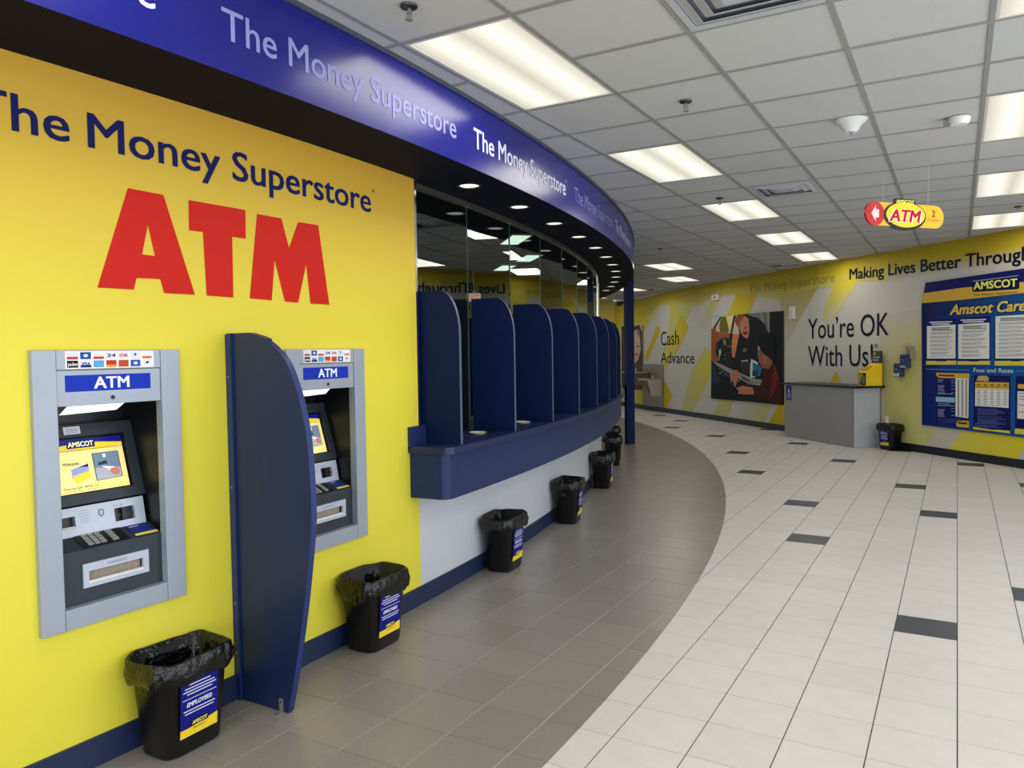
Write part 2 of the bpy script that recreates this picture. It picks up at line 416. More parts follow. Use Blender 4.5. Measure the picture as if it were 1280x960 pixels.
def curved_wall():
    b = MB(); hs = []
    for c in ATMS: hs += [c-.212, c+.212]
    ss = sorted(set([round(-6+.1*i, 3) for i in range(75)]+hs)); ss = [s for s in ss if s <= 1.45]+[1.47]
    zs = [0, .62, 1.41, 2.0, ZS]
    for a, c in zip(ss, ss[1:]):
        for z0, z1 in zip(zs, zs[1:]):
            mid = (a+c)/2
            if z0 == .62 and any(abs(mid-k) < .212 for k in ATMS): continue
            p, q = polar(RW, a), polar(RW, c)
            b.add([(p.x, p.y, z0), (q.x, q.y, z0), (q.x, q.y, z1), (p.x, p.y, z1)], [(0, 1, 2, 3)])
    s = 1.47
    while s < 13:
        p, q = polar(RW, s), polar(RW, s+.1)
        b.add([(p.x, p.y, 0), (q.x, q.y, 0), (q.x, q.y, .985), (p.x, p.y, .985)], [(0, 1, 2, 3)], 1); s += .1
    me = bpy.data.meshes.new('wall_left'); me.from_pydata(b.v, [], b.f); me.update()
    for p, i in zip(me.polygons, b.mi): p.material_index = i
    bm = bmesh.new(); bm.from_mesh(me); bmesh.ops.remove_doubles(bm, verts=bm.verts, dist=1e-4); bmesh.ops.recalc_face_normals(bm, faces=bm.faces)
    bmesh.ops.reverse_faces(bm, faces=[f for f in bm.faces if f.normal.x < 0])
    bm.to_mesh(me); bm.free()
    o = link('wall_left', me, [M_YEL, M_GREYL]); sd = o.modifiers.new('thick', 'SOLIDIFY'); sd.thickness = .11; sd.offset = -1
    return tag(o, kind='structure')
wall_left = curved_wall()
bl = tag(MB().arc(RW+.0005, RW+.012, -6, 13, 0, .115).build('baseboard_left', M_BASE), kind='structure')
# lettering on the yellow wall
NAVYT = (18, 24, 84)
F = Flat(on_curve(RW+.001))
F.text('The', -1.035, -.695, 2.376, 2.508, NAVYT, .012); F.text('Money Superstore', -.6226, 1.03, 2.376, 2.508, NAVYT, .012); F.text('®', 1.045, 1.065, 2.49, 2.512, NAVYT)
F.build('lettering', wall_left)
F = Flat(on_curve(RW+.001)); RED = (200, 34, 24)
def wpx(pts, fn, R=RW):
    out = []
    for x, y in pts:
        d = ray(x, y); ox, oy = -CX, -CY; a = d.x**2+d.y**2; bb = 2*(d.x*ox+d.y*oy); c = ox*ox+oy*oy-R*R
        t = (-bb-math.sqrt(bb*bb-4*a*c))/2/a; t = t if t > 0 else (-bb+math.sqrt(bb*bb-4*a*c))/2/a
        p = d*t; out.append((math.atan2(p.y-CY, p.x-CX)*RW, p.z+EYE))
    return out
def AT(pts): return wpx([(x/2, y/2) for x, y in pts], None)
# A (with its counter cut out as two pieces), T, M : heavy block letters
A_ = AT([(319, 470), (408, 487), (487, 737), (410, 733), (400, 698), (341, 695), (334, 724), (243, 719)])
F.poly(AT([(319, 470), (364, 479), (369, 562), (355, 636), (341, 695), (334, 724), (243, 719)]), RED, 1)
F.poly(AT([(364, 479), (408, 487), (487, 737), (410, 733), (400, 698), (387, 640), (369, 562)]), RED, 1)
F.poly(AT([(355, 636), (387, 640), (400, 698), (341, 695)]), RED, 1)
F.poly(AT([(471, 500), (613, 525), (614, 597), (580, 592), (583, 744), (516, 739), (507, 580), (472, 576)]), RED, 1)
F.poly(AT([(642, 535), (703, 546), (722, 620), (745, 555), (795, 563), (823, 762), (776, 759), (765, 660), (745, 757), (712, 754), (686, 650), (679, 751), (624, 746)]), RED, 1)
F.build('lettering', wall_left)
# slanting wall on the right
M_W45 = mat('mural_ground_vinyl', (198, 194, 182), .5, noise=.02, scale=2)
wlen = (3.45-K0.x)/S2
wr = tag(MB().box(-.12, 0, 0, wlen, 0, HC+.03).build('wall_right', M_W45), kind='structure'); wr.location = K0; wr.rotation_euler = (0, 0, math.radians(225))
wf = tag(MB().box(-14, K0.x, K0.y, K0.y+.12, 0, HC+.03).build('wall_far', mat('mustard_vinyl', (205, 180, 70), .5, noise=.04, scale=3)), kind='structure')
fb = Flat(lambda a, z, L: (a, K0.y-L-.001, z)); fb.text('The Money Superstore', -11.6, -9.05, 2.33, 2.52, (222, 208, 140), .01); fb.build('lettering', wf)
MB().box(0.0005, .012, 0, wlen-.02, 0, .115).build('baseboard_right', mat('dark_base', (20, 26, 36), .5), None)
br = bpy.data.objects['baseboard_right']; br.location = K0; br.rotation_euler = wr.rotation_euler; tag(br, kind='structure')
tag(MB().box(-14, K0.x-.01, K0.y-.012, K0.y-.0005, 0, .115).build('baseboard_far', MATS['dark_base']), kind='structure')
# mural bands (flat print)
MU, YE, GO, PA, WH = (178, 152, 36), (214, 198, 52), (206, 176, 38), (196, 192, 118), (198, 194, 182)
F = Flat(px(0, .001), .00015)
top = [(768, 376, 425), (800, 376, 424), (826, 369, 382), (850, 364, 381), (870, 359, 383), (895, 353.5, 371), (925, 347, 369), (950, 341.5, 371), (985, 335, 378), (1023, 329, 360), (1050, 324, 358), (1073, 319, 352), (1110, 311.5, 352), (1160, 303, 343), (1215, 295, 336), (1280, 285, 325), (1420, 262, 300)]
for (xa, ta, ba), (xb, tb, bb) in zip(top, top[1:]):
    ma, mb_ = ta+(ba-ta)*.55, tb+(bb-tb)*.55
    cm = (212, 190, 46) if 1023 <= xa < 1110 else (194, 172, 44)
    F.poly([(xa, ta-2), (xb, tb-2), (xb, mb_), (xa, ma)], [MU, MU, cm, cm], 1)
    lo = WH if xa >= 850 else YE
    lo2 = (206, 198, 120) if xa < 1110 else WH
    F.poly([(xa, ma), (xb, mb_), (xb, bb), (xa, ba)], [cm, cm, lo2, lo2], 1)
F.n = 2
for pts, c in (([(768, 425), (800, 424), (806, 418), (799, 450), (768, 450)], [YE, YE, YE, PA, PA]),
               ([(838, 381), (866, 383), (848, 424), (826, 452), (836, 415)], [YE, PA, PA, PA, PA]),
               ([(822.3, 405.6), (825.6, 412.7), (809, 452), (805, 448)], GO), ([(852, 392.5), (861, 409.7), (849, 436), (833, 462), (826, 452), (838, 424)], [GO, GO, GO, PA, PA, YE]),
               ([(831, 476), (840.5, 495), (833, 511), (825, 510)], GO), ([(795, 487), (803, 487), (803, 508), (795, 507)], YE),
               ([(883, 433), (888, 441), (888, 468), (866, 514), (853, 511.5), (865, 462)], [PA, YE, YE, PA, PA, PA]),
               ([(892, 369), (902, 367), (883, 412), (875, 405)], [YE, YE, WH, WH]),
               ([(921, 366), (947, 367), (937, 392), (908, 396)], [GO, GO, YE, YE]),
               ([(975, 372), (1023, 358), (1000, 398), (988, 420), (979, 430)], [(188, 180, 120), (190, 172, 60), PA, WH, WH]),
               ([(1044, 352), (1074, 348), (1047, 391), (1030, 412), (1029, 388)], [YE, (225, 205, 50), PA, WH, PA]),
               ([(1153, 440), (1153, 535), (1170, 537), (1155, 558), (1105, 551), (1105, 488)], [PA, (206, 204, 130), (206, 204, 130), (206, 204, 130), PA, PA]),
               ([(1100, 395), (1153, 385), (1153, 440), (1100, 492)], [WH, WH, PA, PA]),
               ([(1205, 538), (1284, 547), (1284, 556), (1269, 575), (1183, 562)], [(218, 206, 90), (222, 206, 50), (222, 206, 50), (222, 206, 50), (222, 210, 90)]),
               ([(900.5, 497), (917, 499), (908.6, 521), (892, 518)], PA), ([(930, 502), (965, 505), (954, 528), (920, 523)], [WH, PA, PA, WH]),
               ([(973, 505), (981, 506), (981, 532), (960.4, 529.5)], [GO, YE, GO, GO]), ([(1045, 464), (1052, 477), (1038, 477)], GO)):
    F.poly(pts, c)
F.build('mural', wr)
# lettering of the slanting wall; ends measured on the wall
def line(F, txt, xl, yl, xr, yr, xt, yt, col, weight=0, n0=.006, lay=1, shear=0):
    a0, z0 = W(xl, yl, n0); a1, z1 = W(xr, yr, n0); _, zt = W(xt, yt, n0)
    F.text(txt, a0, a1, z0, z0+(zt-z0), col, weight, shear, z0b=z1, lay=lay)
F = Flat(on_plane(.006)); INK = (10, 12, 40)
line(F, 'You’re OK', 1010, 423.5, 1111, 419, 1010, 398.5, INK, .003); line(F, 'With Us!', 1010, 457.3, 1091, 458, 1010, 432, INK, .003)
line(F, '®', 1093, 435, 1098, 435, 1093, 430, INK); line(F, 'Cash', 826, 432, 848.5, 430.5, 826, 414.5, INK, 0); line(F, 'Advance', 826, 453.5, 868, 454.5, 826, 440, INK, 0)
line(F, 'Making Lives Better Through', 1062, 349.5, 1287, 325, 1062, 336, INK, .02)
line(F, 'The Money Superstore', 936, 366.5, 1043, 352.5, 936, 356, (162, 142, 42), 0)
line(F, 'The Money Superstore', 846, 377, 921, 366, 846, 369, (200, 186, 100), 0)
F.build('lettering', wr)

# ================================================================== SOFFIT
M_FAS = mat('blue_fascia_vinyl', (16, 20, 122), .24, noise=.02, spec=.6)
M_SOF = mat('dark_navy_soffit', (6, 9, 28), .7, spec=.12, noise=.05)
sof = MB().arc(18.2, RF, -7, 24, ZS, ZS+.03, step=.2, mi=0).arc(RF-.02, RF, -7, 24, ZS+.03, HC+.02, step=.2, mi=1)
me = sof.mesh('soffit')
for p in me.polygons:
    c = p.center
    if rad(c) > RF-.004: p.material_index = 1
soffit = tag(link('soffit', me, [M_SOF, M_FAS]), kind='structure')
MB().arc(RF, RF+.012, -7, 24, HC-.018, HC+.004, step=.2).build('edge_trim', mat('dark_trim', (70, 74, 90), .4), soffit)
for a, b_, col, wt in ((-2.2, -.6, (205, 205, 235), .008), (-.36, 1.26, (150, 150, 205), .006), (1.43, 3.0, (222, 222, 240), .012), (3.2, 4.72, (128, 128, 180), 0), (4.85, 6.4, (190, 190, 215), 0), (6.6, 8.2, (128, 128, 180), 0)):
    F = Flat(on_curve(RF+.001)); F.text('The Money Superstore', a, b_-.03, 2.775, 2.893, col, wt); F.text('®', b_-.022, b_, 2.88, 2.9, col); F.build('lettering', soffit)
# downlights
dpos = ['nearest round downlight, above the first divider', 'second round downlight along the soffit', 'third round downlight along the soffit', 'fourth round downlight along the soffit', 'fifth round downlight along the soffit', 'sixth round downlight along the soffit', 'seventh round downlight along the soffit', 'eighth round downlight along the soffit', 'ninth round downlight along the soffit', 'tenth round downlight along the soffit', 'eleventh round downlight, second from the far end', 'twelfth round downlight, at the far end of the soffit']
M_DL = mat('downlight_lens', (235, 238, 225), .3, emit=1.1, noise=.25, scale=40)
ring = MB().lathe((0, 0, 0), [(.078, .0), (.080, -.004), (.064, -.004), (.062, 0)], 20).mesh('ring'); ring.materials.append(M_CHROME)
lens = MB().lathe((0, 0, 0), [(.0, -.0015), (.04, -.002), (.063, -.001)], 20).mesh('lens'); lens.materials.append(M_DL)
for k in range(12):
    D = empty('downlight', polar(20.85, 1.803+.81*k, ZS-.0005), 0, dpos[k], 'downlight', 'soffit downlights'); link('trim_ring', ring, None, D); link('lens', lens, None, D)

# ================================================================== TELLER LINE
M_GLASS = bpy.data.materials.new('tinted_glass'); M_GLASS.use_nodes = True
def glass():
    nt = M_GLASS.node_tree; nt.nodes.clear(); out = nt.nodes.new('ShaderNodeOutputMaterial'); mx = nt.nodes.new('ShaderNodeMixShader')
    t = nt.nodes.new('ShaderNodeBsdfTransparent'); t.inputs[0].default_value = (.66, .76, .72, 1); g = nt.nodes.new('ShaderNodeBsdfGlossy'); g.inputs['Roughness'].default_value = .0
    g.inputs[0].default_value = (.9, .95, .92, 1)
    f = nt.nodes.new('ShaderNodeFresnel'); f.inputs[0].default_value = 2.1
    gm = nt.nodes.new('ShaderNodeNewGeometry'); iv = nt.nodes.new('ShaderNodeMath'); iv.operation = 'SUBTRACT'; iv.inputs[0].default_value = 1; nt.links.new(gm.outputs['Backfacing'], iv.inputs[1])
    ml = nt.nodes.new('ShaderNodeMath'); ml.operation = 'MULTIPLY'; nt.links.new(f.outputs[0], ml.inputs[0]); nt.links.new(iv.outputs[0], ml.inputs[1])
    nz = nt.nodes.new('ShaderNodeTexNoise'); nz.inputs['Scale'].default_value = 1.5; bp = nt.nodes.new('ShaderNodeBump'); bp.inputs['Strength'].default_value = .002
    nt.links.new(nz.outputs['Fac'], bp.inputs['Height']); nt.links.new(bp.outputs[0], g.inputs['Normal'])
    nt.links.new(ml.outputs[0], mx.inputs[0]); nt.links.new(t.outputs[0], mx.inputs[1]); nt.links.new(g.outputs[0], mx.inputs[2]); nt.links.new(mx.outputs[0], out.inputs[0])
glass()
win = tag(MB().arc(RGLASS-.02, RGLASS+.022, 1.49, 8.6, ZS-.03, ZS).build('window_1', mat('channel', (120, 118, 108), .3, metal=.8)), kind='structure')
M_SEAM = mat('glass_edge', (70, 92, 84), .2, noise=.3, scale=8)
for k in range(9):
    s0 = 1.5+.8*k; s1 = min(s0+.796, 8.6); p, q = polar(RGLASS, s0+.004), polar(RGLASS, s1); n = Vector((math.cos((s0+.4)/RW), math.sin((s0+.4)/RW), 0))*.006
    if s1-s0 < .2: break
    v = [p, q, q-n, p-n]; MB().add([(a.x, a.y, z) for z in (1.015, ZS-.02) for a in v], [(3, 2, 1, 0), (4, 5, 6, 7), (0, 1, 5, 4), (1, 2, 6, 5), (2, 3, 7, 6), (3, 0, 4, 7)]).build('pane', M_GLASS, win)
    if k: MB().arc(RGLASS-.010, RGLASS+.002, s0-.0018, s0+.0018, 1.015, ZS-.03).build('glass_edge', M_SEAM, win)
    MB().arc(RGLASS-.02, RGLASS+.024, s0-.004, s0+.004, ZS-.031, ZS-.001).build('channel_clip', M_CHROME, win)
tag(MB().arc(RW-.06, RW+.004, 1.470, 1.492, .99, ZS).build('trim_1', M_CHROME), kind='structure')
tag(MB().cyl(tuple(polar(RGLASS, 8.62, 1.0)), .035, ZS-1.0, 16).build('trim_2', M_CHROME, smooth=True), kind='structure')
# dark teller room behind the glass; side partition added to darken nearer panes
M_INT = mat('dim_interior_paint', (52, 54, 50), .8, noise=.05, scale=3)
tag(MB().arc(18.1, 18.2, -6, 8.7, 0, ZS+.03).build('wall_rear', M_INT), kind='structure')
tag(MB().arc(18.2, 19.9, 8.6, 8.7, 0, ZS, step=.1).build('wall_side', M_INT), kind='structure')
# counter
cnt_e = empty('teller_counter', tuple(polar(20.8, 4.5, 0.69)), 0, 'long curved navy laminate teller counter running under the glass', 'counter')
def wchild(o): o.parent = cnt_e; o.matrix_parent_inverse = Matrix.Translation(-cnt_e.location); return o
def rounded(r_in, r_out, z0, z1, s0=1.36, s1=12.5, rc=.06):
    # plan: back edge on the wall, rounded near corner
    pts = [(r_in, s1), (r_in, s0)]
    for k in range(7):
        a = PI/2*k/6; pts.append((r_out-rc+rc*math.sin(a), s0+rc-rc*math.cos(a)))
    n = 64
    for k in range(1, n+1): pts.append((r_out, s0+rc+(s1-s0-rc)*k/n))
    P = []
    for r, s in pts: p = polar(r, s); P.append((p.x, p.y))
    # inner edge following the curve
    inner = []
    for k in range(1, n): p = polar(r_in, s1+(s0-s1)*k/n); inner.append((p.x, p.y))
    P = [P[0]]+inner+P[1:]
    # quads strip instead of one ngon
    b = MB(); out = [pts[1]]+pts[2:]; m_ = len(out)
    vs = []
    for (r, s) in out:
        si = min(max(s, s0), s1); a, c = polar(r_in, si), polar(r, s)
        vs.append((a, c))
    v = []
    for a, c in vs: v += [(a.x, a.y, z0), (c.x, c.y, z0), (c.x, c.y, z1), (a.x, a.y, z1)]
    f = [(4*(m_-1)+3, 4*(m_-1)+2, 4*(m_-1)+1, 4*(m_-1))]
    for i in range(m_-1):
        for k in range(4): f.append((4*i+k, 4*i+4+k, 4*i+4+(k+1) % 4, 4*i+(k+1) % 4))
    b.add(v, f); return b
def sm(o):
    smooth_me(o.data)
    return o
wchild(sm(rounded(RW+.001, 20.905, .69, .968, 1.372).build('apron', M_NAVY2)))
wchild(sm(rounded(RW-.15, 20.945, .968, 1.010, 1.352).build('countertop', M_NAVY)))
wchild(MB().arc(RW+.001, RW+.025, 1.352, 1.545, .985, 1.125).build('end_splash', M_NAVY2))
# dividers
prof = [(20.585, 1.0105), (20.585, 1.962), (20.78, 1.962)]
for k in range(1, 9):
    a = PI/2*k/8; prof.append((20.78+.135*math.sin(a), 1.692+.27*math.cos(a)))
prof.append((20.915, 1.0105))
prof_l = [(r-20.64, z-1.0105) for r, z in prof]
M_DIV = mat('navy_divider', (6, 24, 64), .55, spec=.15, noise=.04, scale=5)
divm = MB().prism(prof_l, -.013, .013, 'y'); dm = divm.mesh('panel')
dm.materials.append(M_DIV); dm.materials.append(mat('divider_edge_band', (88, 92, 118), .4))
for p in dm.polygons:
    if abs(p.normal.y) < .5: p.material_index = 1
dl = ['first navy counter divider, nearest the yellow cash machine wall', 'second navy counter divider from the yellow wall', 'third navy counter divider from the yellow wall', 'fourth navy counter divider from the yellow wall', 'fifth navy counter divider from the yellow wall', 'sixth navy counter divider, third from the far end', 'seventh navy counter divider, second from the far end', 'eighth navy counter divider, last one visible at the far end']
cleat = MB().box(.0, .27, .013, .021, 0, .012).mesh('cleat'); cleat.materials.append(M_NAVY2)
for k in range(8):
    s = 1.535+.797*k; D = empty('counter_divider', polar(20.64, s, 1.0105), s/RW, dl[k], 'divider', 'curved-top dividers on the counter')
    link('panel', dm, None, D); link('cleat', cleat, None, D)
for s, lb in ((2.12, 'small cream coin dish on the counter behind the first divider'), (2.95, 'small cream coin dish on the counter behind the second divider')):
    o = MB().lathe((0, 0, 0), [(0, .002), (.045, .002), (.058, .012), (.062, .012), (.05, 0), (0, 0)], 20).build('coin_dish', mat('cream_plastic', (225, 220, 195), .4), smooth=True)
    o.location = polar(20.72, s, 1.0105); tag(o, lb, 'dish', 'coin dishes on the counter')
# exit sign inside the teller room
d = ray(592, 371); P = d*10.2+Vector((0, 0, EYE)); R_ = math.atan2(-P.y, -P.x)
E = empty('exit_sign', (P.x, P.y, P.z-.06), R_, 'small red and white hanging exit sign seen in the glass', 'sign')
MB().box(-.02, .02, -.092, .092, 0, .105).build('housing', mat('lit_white_face', (220, 205, 195), .4, emit=.7), E)
F = Flat(on_plane(.021)); F.text('EXIT', -.075, .075, .018, .088, (225, 40, 30), .02); F.build('lettering', E, print_mat('lit_print', .4, 1.6))
MB().cyl((0, 0, .115), .006, ZS-P.z+.06-.115, 8).cyl((0, 0, .115), .02, .02, 12).build('stem', M_WHITEP, E)
M_TL2 = mat('teller_light_lens', (245, 246, 235), .4, emit=2.2, noise=.04, scale=4)
for (x, y), lb in (((-3.65, 6.43), 'slim lit panel behind the teller glass, nearest of three'), ((-4.24, 7.77), 'slim lit panel behind the teller glass, middle of three'), ((-4.97, 8.47), 'slim lit panel behind the teller glass, lowest of three in the view')):
    L = empty('teller_light', (x, y, ZS-.012), math.radians(-48), lb, 'ceiling light', 'slim panels inside the teller room')
    MB().box(-.31, .31, -.10, -.088, 0, .0115).box(-.31, .31, .088, .10, 0, .0115).box(-.31, -.298, -.088, .088, 0, .0115).box(.298, .31, -.088, .088, 0, .0115).build('frame', M_FRAME, L)
    MB().box(-.298, .298, -.088, .088, .002, .010).build('diffuser', M_TL2, L)
# post
pc = Vector((-4.80, 12.30, 0))
post = tag(MB().box(-.068, .068, -.068, .068, 0, HC).build('trim_3', mat('navy_post', (20, 34, 76), .6, spec=.15), loc=pc), kind='structure')
post.rotation_euler = (0, 0, math.radians(39))

# ================================================================== CASH MACHINES
def rbox(b, x0, x1, pts, mi=0): return b.prism(pts, x0, x1, 'x', mi)
def rr(a0, a1, z0, z1, r, n=4):
    P = []
    for cx, cz, st in ((a1-r, z1-r, 0), (a0+r, z1-r, 1), (a0+r, z0+r, 2), (a1-r, z0+r, 3)):
        for k in range(n+1):
            t = PI/2*(st+k/n); P.append((cx+r*math.cos(t), cz+r*math.sin(t)))
    return P
M_SCREEN = print_mat('lit_screen', .2, .55)
def cash_machine(sc, label):
    A = empty('cash_machine', polar(RW, sc, .56), sc/RW, label, 'cash machine', 'through-wall cash machines')
    z = lambda q: q-.56
    # fascia frame: stiles, sill, header  (x = out of wall)
    for y0, y1 in ((-.296, -.2105), (.2105, .296)): MB().box(-.02, .022, y0, y1, z(.56), z(1.604)).build('frame_stile', M_SILV, A, bevel=.003)
    MB().box(-.02, .020, -.209, .209, z(.56), z(.637)).build('frame_sill', M_SILV, A, bevel=.002)
    H = MB().box(-.02, .018, -.209, .209, z(1.531), z(1.604)).build('header', M_SILV, A, bevel=.002)
    F = Flat(on_plane(.0182)); F.rect(-.177, .180, z(1.534), z(1.6), (240, 240, 240))
    cols = [((225, 225, 230), (190, 60, 70)), ((20, 80, 160), None), ((235, 235, 235), (215, 40, 45)), ((235, 235, 240), None), ((240, 235, 235), None), ((225, 230, 240), None), ((238, 238, 238), (225, 110, 50)),
            ((12, 12, 12), None), ((235, 235, 240), (25, 45, 130)), ((90, 170, 215), None), ((205, 50, 40), (235, 150, 40)), ((190, 80, 45), None), ((40, 90, 180), None), ((235, 235, 235), None)]
    words = ['', '', '', '24', 'STAR', '', '', 'pulse', 'VISA', '', '', '', '', '']
    wc = [0, 0, 0, (25, 50, 120), (190, 40, 60), 0, 0, (240, 240, 240), (30, 50, 140), 0, 0, 0, 0, 0]
    for k in range(14):
        cx = -.150+.050*(k % 7); cz = z(1.583) if k < 7 else z(1.5515)
        F.rect(cx-.0205, cx+.0205, cz-.0130, cz+.0130, cols[k][0], 2)
        if cols[k][1]: F.rect(cx-.0205, cx+.0205, cz-.013, cz-.004, cols[k][1], 3)
        if words[k]: F.text(words[k], cx-.017, cx+.017, cz-.006, cz+.007, wc[k], .02, lay=4)
        if k in (1, 12): F.ell(cx, cz, .009, .006, (225, 235, 245), 12, 3)
        if k in (5,): F.ell(cx, cz+.003, .005, .006, (70, 90, 130), 10, 3)
        if k == 13: F.poly([(cx-.008, cz-.004), (cx+.006, cz), (cx+.008, cz+.008), (cx-.004, cz+.005)], (15, 15, 15), 3)
    F.build('network_sticker', H)
    U = MB().box(-.02, .014, -.209, .209, z(1.395), z(1.529)).build('sign_panel', M_SILV, A, bevel=.002)
    F = Flat(on_plane(.0142)); F.rect(-.178, .165, z(1.448), z(1.510), (22, 52, 178)); F.text('ATM', -.068, .072, z(1.458), z(1.502), (240, 244, 250), .025); F.build('sign_plate', U)
    MB().cyl((.013, .004, z(1.420)), .0085, .003, 16, 'x').build('camera_lens', M_DARK, U)
    # recess
    n = MB(); D = -.26
    n.box(D-.01, D, -.215, .215, z(.62), z(1.41)).box(D, -.021, -.2115, -.2095, z(.62), z(1.41)).box(D, -.021, .2095, .2115, z(.62), z(1.41)).box(D, -.021, -.2095, .2095, z(1.396), z(1.41))
    n.build('recess_liner', M_DARK, A)
    MB().prism([(-.165, z(1.360)), (.055, z(1.366)), (.095, z(1.3945)), (-.130, z(1.3945))], -.060, -.050, 'x').build('light_bar', mat('light_bar', (215, 228, 235), .3, emit=1.2), A)
    # monitor: a slab leaning back.  profile in (x,z)
    x0, zt, x1, zb = -.215, z(1.305), -.125, z(.995)
    ux, uz = x0-x1, zt-zb; Ln = math.hypot(ux, uz); ux, uz = ux/Ln, uz/Ln; nx, nz = uz, -ux       # along face, outward
    def on_face(a, t, L): return (x1+ux*t+nx*L, a, zb+uz*t+nz*L)
    def slab(b, a0, a1, t0, t1, d0, d1):
        v = [on_face(a, t, d) for d in (d0, d1) for a, t in ((a0, t0), (a1, t0), (a1, t1), (a0, t1))]
        b.add(v, [(3, 2, 1, 0), (4, 5, 6, 7), (0, 1, 5, 4), (1, 2, 6, 5), (2, 3, 7, 6), (3, 0, 4, 7)]); return b
    Mo = slab(slab(slab(slab(slab(MB(), -.2085, .2085, 0, .042, -.03, .012), -.2085, .2085, .272, Ln, -.03, .012), -.2085, -.165, .042, .272, -.03, .012), .170, .2085, .042, .272, -.03, .012), -.165, .170, .042, .272, -.03, -.006).build('monitor_bezel', M_CHAR, A)
    F = Flat(lambda a, t, L: on_face(a, t, L+.0005-.006), .0004)
    F.rect(-.164, .169, .043, .271, (8, 8, 10)); s0, s1, t0, t1 = -.158, .160, .048, .264; cy = (s1-s0)/100; cz = (t1-t0)/100
    def U2(x, y): return (s0+cy*x, t0+cz*y)
    F.poly([U2(0, 0), U2(100, 0), U2(100, 100), U2(0, 100)], [(250, 236, 160), (250, 226, 130), (246, 226, 140), (250, 232, 150)])
    F.poly([U2(0, 80), U2(30, 80), U2(65, 78), U2(100, 82), U2(100, 100), U2(0, 100)], (250, 208, 50))
    F.poly([U2(0, 86), U2(35, 92), U2(65, 92), U2(100, 87), U2(100, 100), U2(0, 100)], (22, 24, 120))
    F.rect(U2(28, 0)[0], U2(64, 0)[0], U2(0, 83)[1], U2(0, 98)[1], (20, 24, 100)); F.text('AMSCOT', U2(30, 0)[0], U2(62, 0)[0], U2(0, 86)[1], U2(0, 95)[1], (250, 250, 190), .03)
    F.rect(U2(0, 0)[0], U2(100, 0)[0], U2(0, 78.6)[1], U2(0, 79.6)[1], (60, 50, 30))
    F.text('Welcome', U2(19, 0)[0], U2(39, 0)[0], U2(0, 52)[1], U2(0, 58)[1], (40, 36, 30), .01)
    F.poly([U2(28, 26), U2(50, 34), U2(50, 52), U2(28, 44)], (150, 160, 215)); F.poly([U2(31, 16), U2(51, 26), U2(50, 38), U2(29, 32)], (245, 215, 70)); F.poly([U2(38, 47), U2(50, 52), U2(50, 46)], (30, 40, 130))
    F.poly([U2(57, 17), U2(92, 19), U2(92, 70), U2(57, 70)], (62, 84, 104)); F.poly([U2(58, 18), U2(91, 20), U2(91, 38), U2(58, 42)], (170, 172, 182))
    F.poly([U2(58, 42), U2(91, 38), U2(91, 69), U2(58, 69)], (112, 132, 152)); F.poly([U2(62, 46), U2(75, 47), U2(74, 54), U2(63, 51)], (48, 56, 64)); F.poly([U2(66, 44), U2(82, 40), U2(86, 33), U2(77, 34)], (240, 240, 236))
    F.poly([U2(78, 38), U2(86, 37), U2(90, 30), U2(86, 22), U2(79, 26), U2(76, 32)], (196, 120, 108)); F.rect(U2(70, 0)[0], U2(74, 0)[0], U2(0, 60)[1], U2(0, 67)[1], (225, 228, 230))
    F.text('You’re OK With Us', U2(14, 0)[0], U2(58, 0)[0], U2(0, 7)[1], U2(0, 12)[1], (60, 54, 30), .0); F.rect(U2(6, 0)[0], U2(60, 0)[0], U2(0, 3.2)[1], U2(0, 4)[1], (150, 140, 90))
    F.build('screen', Mo, M_SCREEN)
    F = Flat(lambda a, t, L: on_face(a, t, L+.0125), .0004); F.rect(-.078, -.012, .283, .314, (232, 235, 240)); [F.rect(-.070, -.020, q, q+.0025, (140, 145, 160), 2) for q in (.289, .296, .303)]
    F.build('notice_sticker', Mo)
    # silver reader panel
    x0, zt, x1, zb = -.118, z(.990), -.098, z(.880); ux, uz = x0-x1, zt-zb; Ln = math.hypot(ux, uz); ux, uz = ux/Ln, uz/Ln; nx, nz = uz, -ux
    b = MB(); b2 = MB()
    slots = ((-.166, -.094, .030, .078), (.066, .152, .026, .080))
    ys = [-.2085, -.166, -.094, .060, .140, .178]
    lo = ux, uz, nx, nz, x1, zb
    def of2(a, t, L): return (lo[4]+lo[0]*t+lo[2]*L, a, lo[5]+lo[1]*t+lo[3]*L)
    def slab2(b, a0, a1, t0, t1, d0, d1):
        v = [of2(a, t, d) for d in (d0, d1) for a, t in ((a0, t0), (a1, t0), (a1, t1), (a0, t1))]
        b.add(v, [(3, 2, 1, 0), (4, 5, 6, 7), (0, 1, 5, 4), (1, 2, 6, 5), (2, 3, 7, 6), (3, 0, 4, 7)]); return b
    slab2(b, -.2085, -.166, 0, Ln, -.02, .004); slab2(b, -.094, .066, 0, Ln, -.02, .004); slab2(b, .152, .196, 0, Ln, -.02, .004)
    for a0, a1, t0, t1 in slots: slab2(b, a0, a1, 0, t0, -.02, .004); slab2(b, a0, a1, t1, Ln, -.02, .004)
    Rp = b.build('reader_panel', mat('light_silver', (188, 196, 210), .35, metal=.15), A)
    s1_ = slab2(MB(), *slots[0], -.02, -.018); s1_.build('receipt_slot', M_BLACK, Rp); slab2(MB(), -.166, -.096, .030, .040, -.018, .006).build('receipt_lip', M_STEEL, Rp)
    s2_ = slab2(MB(), *slots[1], -.02, -.012); slab2(s2_, .098, .118, .028, .078, -.012, .003); slab2(s2_, .067, .151, .046, .055, -.012, -.004); s2_.build('card_slot', M_BLACK, Rp)
    F = Flat(lambda a, t, L: of2(a, t, L+.0042), .0004); F.poly([(.000, .088), (.022, .088), (.023, .068), (.011, .056), (-.001, .068)], (110, 120, 135)); F.poly([(.004, .084), (.018, .084), (.018, .070), (.011, .062), (.004, .070)], (196, 202, 214))
